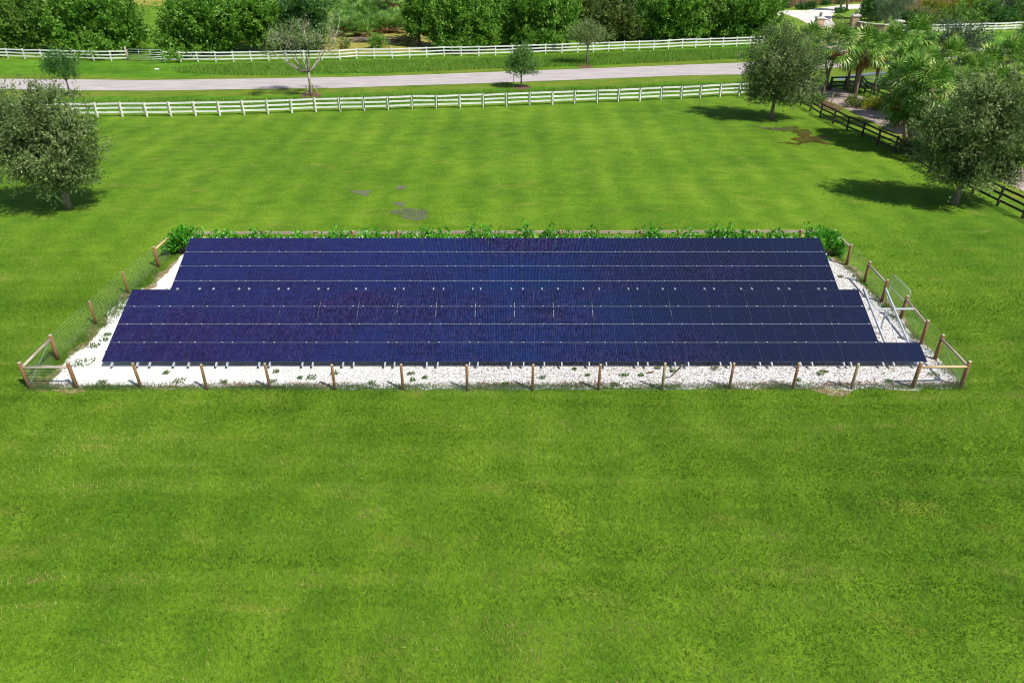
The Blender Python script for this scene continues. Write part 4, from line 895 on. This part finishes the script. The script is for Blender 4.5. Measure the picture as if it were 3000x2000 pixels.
# ------------------------------------------------------------------ grass stuff
def blades(name, P, h, w, mat, lean=.5, kind='stuff', tuft=False):
    n = len(P); a = rng.uniform(0, 2*PI, n); tx = np.floor(P[:, 0]/.05+np.sin(P[:, 1]*9)*.6); ty = np.floor(P[:, 1]/.07+np.sin(P[:, 0]*7)*.6); tu = np.modf(np.abs(np.sin(tx*12.9898+ty*78.233)*43758.5453))[0]
    hh_ = h*rng.uniform(.6, 1.2, n)*(.45+.9*tu if tuft else 1); L = rng.normal(0, 1, (n, 2))*lean*hh_[:, None]
    sx_ = np.cos(a)*w*.5; sy_ = np.sin(a)*w*.5; z = np.zeros(n)
    v = np.stack([np.stack([P[:, 0]-sx_, P[:, 1]-sy_, z], 1), np.stack([P[:, 0]+sx_, P[:, 1]+sy_, z], 1), np.stack([P[:, 0]+L[:, 0], P[:, 1]+L[:, 1], hh_], 1)], 1).reshape(-1, 3)
    # growth patches: clumps share a tint
    f = .5+.5*np.sin(P[:, 0]*1.3+2*np.sin(P[:, 1]*.7))*np.sin(P[:, 1]*1.7+1.5*np.sin(P[:, 0]*.9))
    f2 = .5+.5*np.sin(P[:, 0]*.35+1.7*np.sin(P[:, 1]*.28+1))*np.sin(P[:, 1]*.41+1.9*np.sin(P[:, 0]*.23))
    tv = np.modf(tu*17.31)[0]; f3 = .5+.5*np.sin(P[:, 0]*.9+3*np.sin(P[:, 1]*.53+2)+P[:, 1]*.4)*np.sin(P[:, 1]*1.1+2.6*np.sin(P[:, 0]*.47)); r = np.clip(-.02+.10*f+.18*f2+.12*f3*tuft+tuft*.14*(np.sin(P[:, 1]*3.1+1.2*np.sin(P[:, 0]*.13)+2*np.sin(P[:, 1]*1.37))*np.sin(P[:, 1]*.9+P[:, 0]*.06+1.5*np.sin(P[:, 0]*.21)))+(.30*rng.uniform(0, 1, n)+.36*tv-.05 if tuft else .5*rng.uniform(0, 1, n)), 0, 1)
    if tuft:                                  # thin dry patches and mower scuffs
        for _ in range(150):
            cx_, cy_ = rng.uniform(-26, 26), rng.uniform(9, 40); wx, wy = rng.uniform(.15, .9), rng.uniform(.08, .25)
            near = (np.abs(P[:, 0]-cx_) < 2*wx) & (np.abs(P[:, 1]-cy_) < 2*wy)
            r[near] = np.clip(r[near]+.5*np.exp(-((P[near, 0]-cx_)/wx)**2-((P[near, 1]-cy_)/wy)**2)*rng.uniform(.2, 1, near.sum()), 0, 1)
        for yy in (13.3, 14.1, 18.2, 20.5):
            d_ = np.abs(P[:, 1]-yy-.02*P[:, 0]-.1*np.sin(P[:, 0]*.6)); m_ = d_ < .12
            r[m_] = np.clip(r[m_]+.22*rng.uniform(0, 1, m_.sum())*(.5+.5*np.sin(P[m_, 0]*.9+yy)), 0, 1)
    return tag(npmesh(name, v, 3, M[mat], r), kind=kind)
def inpoly(P, poly):
    x, y = P[:, 0], P[:, 1]; ins = np.zeros(len(P), bool); j = len(poly)-1
    for i in range(len(poly)):
        xi, yi, xj, yj = poly[i][0], poly[i][1], poly[j][0], poly[j][1]
        c = ((yi > y) != (yj > y)) & (x < (xj-xi)*(y-yi)/(yj-yi+1e-12)+xi); ins ^= c; j = i
    return ins
padp = [(p.x, p.y) for p in pad]
N = 1000000
y = 8+rng.uniform(0, 1, N)**.8*34; x = rng.uniform(-1, 1, N)*(10.5+.55*y)
P = np.stack([x, y], 1); keep = rng.uniform(0, 1, N) < np.clip(1-(y-24)/18, 0, 1)
keep &= ~inpoly(P, padp); keep &= ~((np.abs(x+.4) < 17) & (y > 23.5) & (y < 37))
P = P[keep]
pc = G(2345, 402); a_ = rng.uniform(0, 2*PI, 9000); q_ = np.stack([pc.x+np.cos(a_)*rng.normal(3.2, 1.3, 9000)*1.3, pc.y+np.sin(a_)*rng.normal(2.0, .9, 9000)*1.4], 1); P = np.concatenate([P, q_])
wp_ = G(1195, 628); P = np.concatenate([P, np.stack([rng.normal(wp_.x, 1.2, 2500), rng.normal(wp_.y, .9, 2500)], 1)])
tag(blades('lawn_grass', P, .085, .022, 'blade', .5, tuft=True), 'short mown grass blades covering the lawn', 'grass')
# rank fringe along the pen
fr_ = []
for a, b, n, s in ((front[0]+Vector((0,-.03,0)), front[15]+Vector((0,-.03,0)), 22000, .11), (front[15], rearR, 5200, .15), (front[0]+Vector((.15,0,0)), rearL, 9000, .28)):
    t_ = rng.uniform(0, 1, n); q = np.array(a)[None, :2]+(np.array(b)-np.array(a))[None, :2]*t_[:, None]+rng.normal(0, s, (n, 2))
    den = .5+.5*np.sin(t_*61+3*np.sin(t_*17)); fr_.append(q[rng.uniform(0, 1, n) < .25+.75*den])
fr_ = np.concatenate(fr_); tag(blades('fence_line_grass', fr_, .12, .022, 'weed', .5), 'unmown grass and weeds fringing the wire fence', 'grass')
t_ = rng.uniform(0, 1, 9000); q = np.array(front[0])[None, :2]+(np.array(front[15])-np.array(front[0]))[None, :2]*t_[:, None]; q[:, 1] += .16+rng.normal(0, .10, 9000); q = q[rng.uniform(0, 1, 9000) < .15+.85*(.5+.5*np.sin(t_*43+2*np.sin(t_*23)))]
tag(blades('dead_litter', q, .07, .035, 'deadleaf', 1.2), 'brown dead stems and leaf litter at the front edge of the white gravel', 'litter')
def area(poly, n):
    poly = [(p.x, p.y) for p in poly]; xs = [p[0] for p in poly]; ys = [p[1] for p in poly]
    P = np.stack([rng.uniform(min(xs), max(xs), n), rng.uniform(min(ys), max(ys), n)], 1); return P[inpoly(P, poly)]
nd = gp((-120,300),(210,296),(425,294),(700,291),(1000,284),(1210,277),(1425,268),(1700,260),(2000,248),(2200,244),(2400,236),(2400,244),(2200,262),(2000,272),(1700,283),(1425,297),(1000,309),(700,319),(425,324),(-120,328))
A = area(nd, 110000); blades('near_ditch_grass', A, .34, .05, 'tallblade', .4); bpy.data.objects['near_ditch_grass']['label'] = 'tall rank grass in the ditch behind the near white fence'; bpy.data.objects['near_ditch_grass']['category'] = 'grass'
fd_ = gp((500,200),(700,188),(1000,182),(1420,172),(1700,163),(2000,150),(2200,142),(2340,136),(2340,160),(2190,172),(2000,181),(1700,194),(1425,203),(1210,212),(1000,217),(700,222),(520,214))
A = area(fd_, 150000); blades('far_ditch_grass', A, .38, .07, 'tallblade', .45); bpy.data.objects['far_ditch_grass']['label'] = 'tall rank grass in the ditch beyond the road'; bpy.data.objects['far_ditch_grass']['category'] = 'grass'
rd = gp((2640,36),(2700,24),(2850,8),(3050,0),(3050,60),(2900,66),(2760,70),(2650,60)); A = area(rd, 60000)
f = np.sin(A[:, 0]*.16+1)*np.sin(A[:, 1]*.12)+np.sin(A[:, 0]*.37)*.5; A = A[f > -.6]
tag(blades('reeds', A, 2.3, .12, 'reed', .16), 'tall pinkish brown reeds on the bank at the top right', 'reeds')
rd = gp((2290,8),(2500,-2),(2560,2),(2470,12),(2300,24)); A = area(rd, 22000); tag(blades('reeds', A, 1.9, .12, 'reed', .16), 'brown reeds beyond the palm trunks near the house', 'reeds')
A = area(gp((2392,292),(2430,306),(2470,322),(2450,330),(2400,312)), 3000); tag(blades('dry_grass', A, .35, .03, 'reed', .4), 'dry straw grass at the foot of the leaning palm', 'grass')

# ------------------------------------------------------------------ light, sky, camera
sun_travel = Vector((-.70, .56, -1.17)).normalized(); sv = -sun_travel
el = math.asin(sv.z); az = math.atan2(sv.x, sv.y)
w = bpy.data.worlds.new('World'); scene.world = w; w.use_nodes = True
nt = w.node_tree; bg = nt.nodes['Background']; sky = nt.nodes.new('ShaderNodeTexSky'); sky.sky_type = 'NISHITA'; sky.sun_disc = False
sky.sun_elevation = el; sky.sun_rotation = az; sky.air_density = 1.0; sky.dust_density = .6; sky.ozone_density = 1.2
nt.links.new(sky.outputs[0], bg.inputs[0]); bg.inputs[1].default_value = .084
L = bpy.data.lights.new('sun', 'SUN'); L.energy = 4.5; L.angle = math.radians(.53); L.color = (1, .965, .90)
so = bpy.data.objects.new('sun', L); COL.objects.link(so); so.rotation_euler = sun_travel.to_track_quat('-Z', 'Y').to_euler(); so.location = (20, -20, 40)
cam = bpy.data.cameras.new('camera'); co = bpy.data.objects.new('camera', cam); COL.objects.link(co)
cam.sensor_width = 36; cam.lens = F/3000*36; cam.clip_end = 6000; cam.clip_start = .1
co.location = (0, 0, H); co.rotation_euler = (PI/2-TH, 0, 0); scene.camera = co
scene.cycles.pixel_filter_type = 'BLACKMAN_HARRIS'; scene.cycles.filter_width = 1.0
scene.view_settings.view_transform = 'Standard'; scene.view_settings.look = 'None'; scene.view_settings.exposure = 0.25; scene.view_settings.gamma = 1
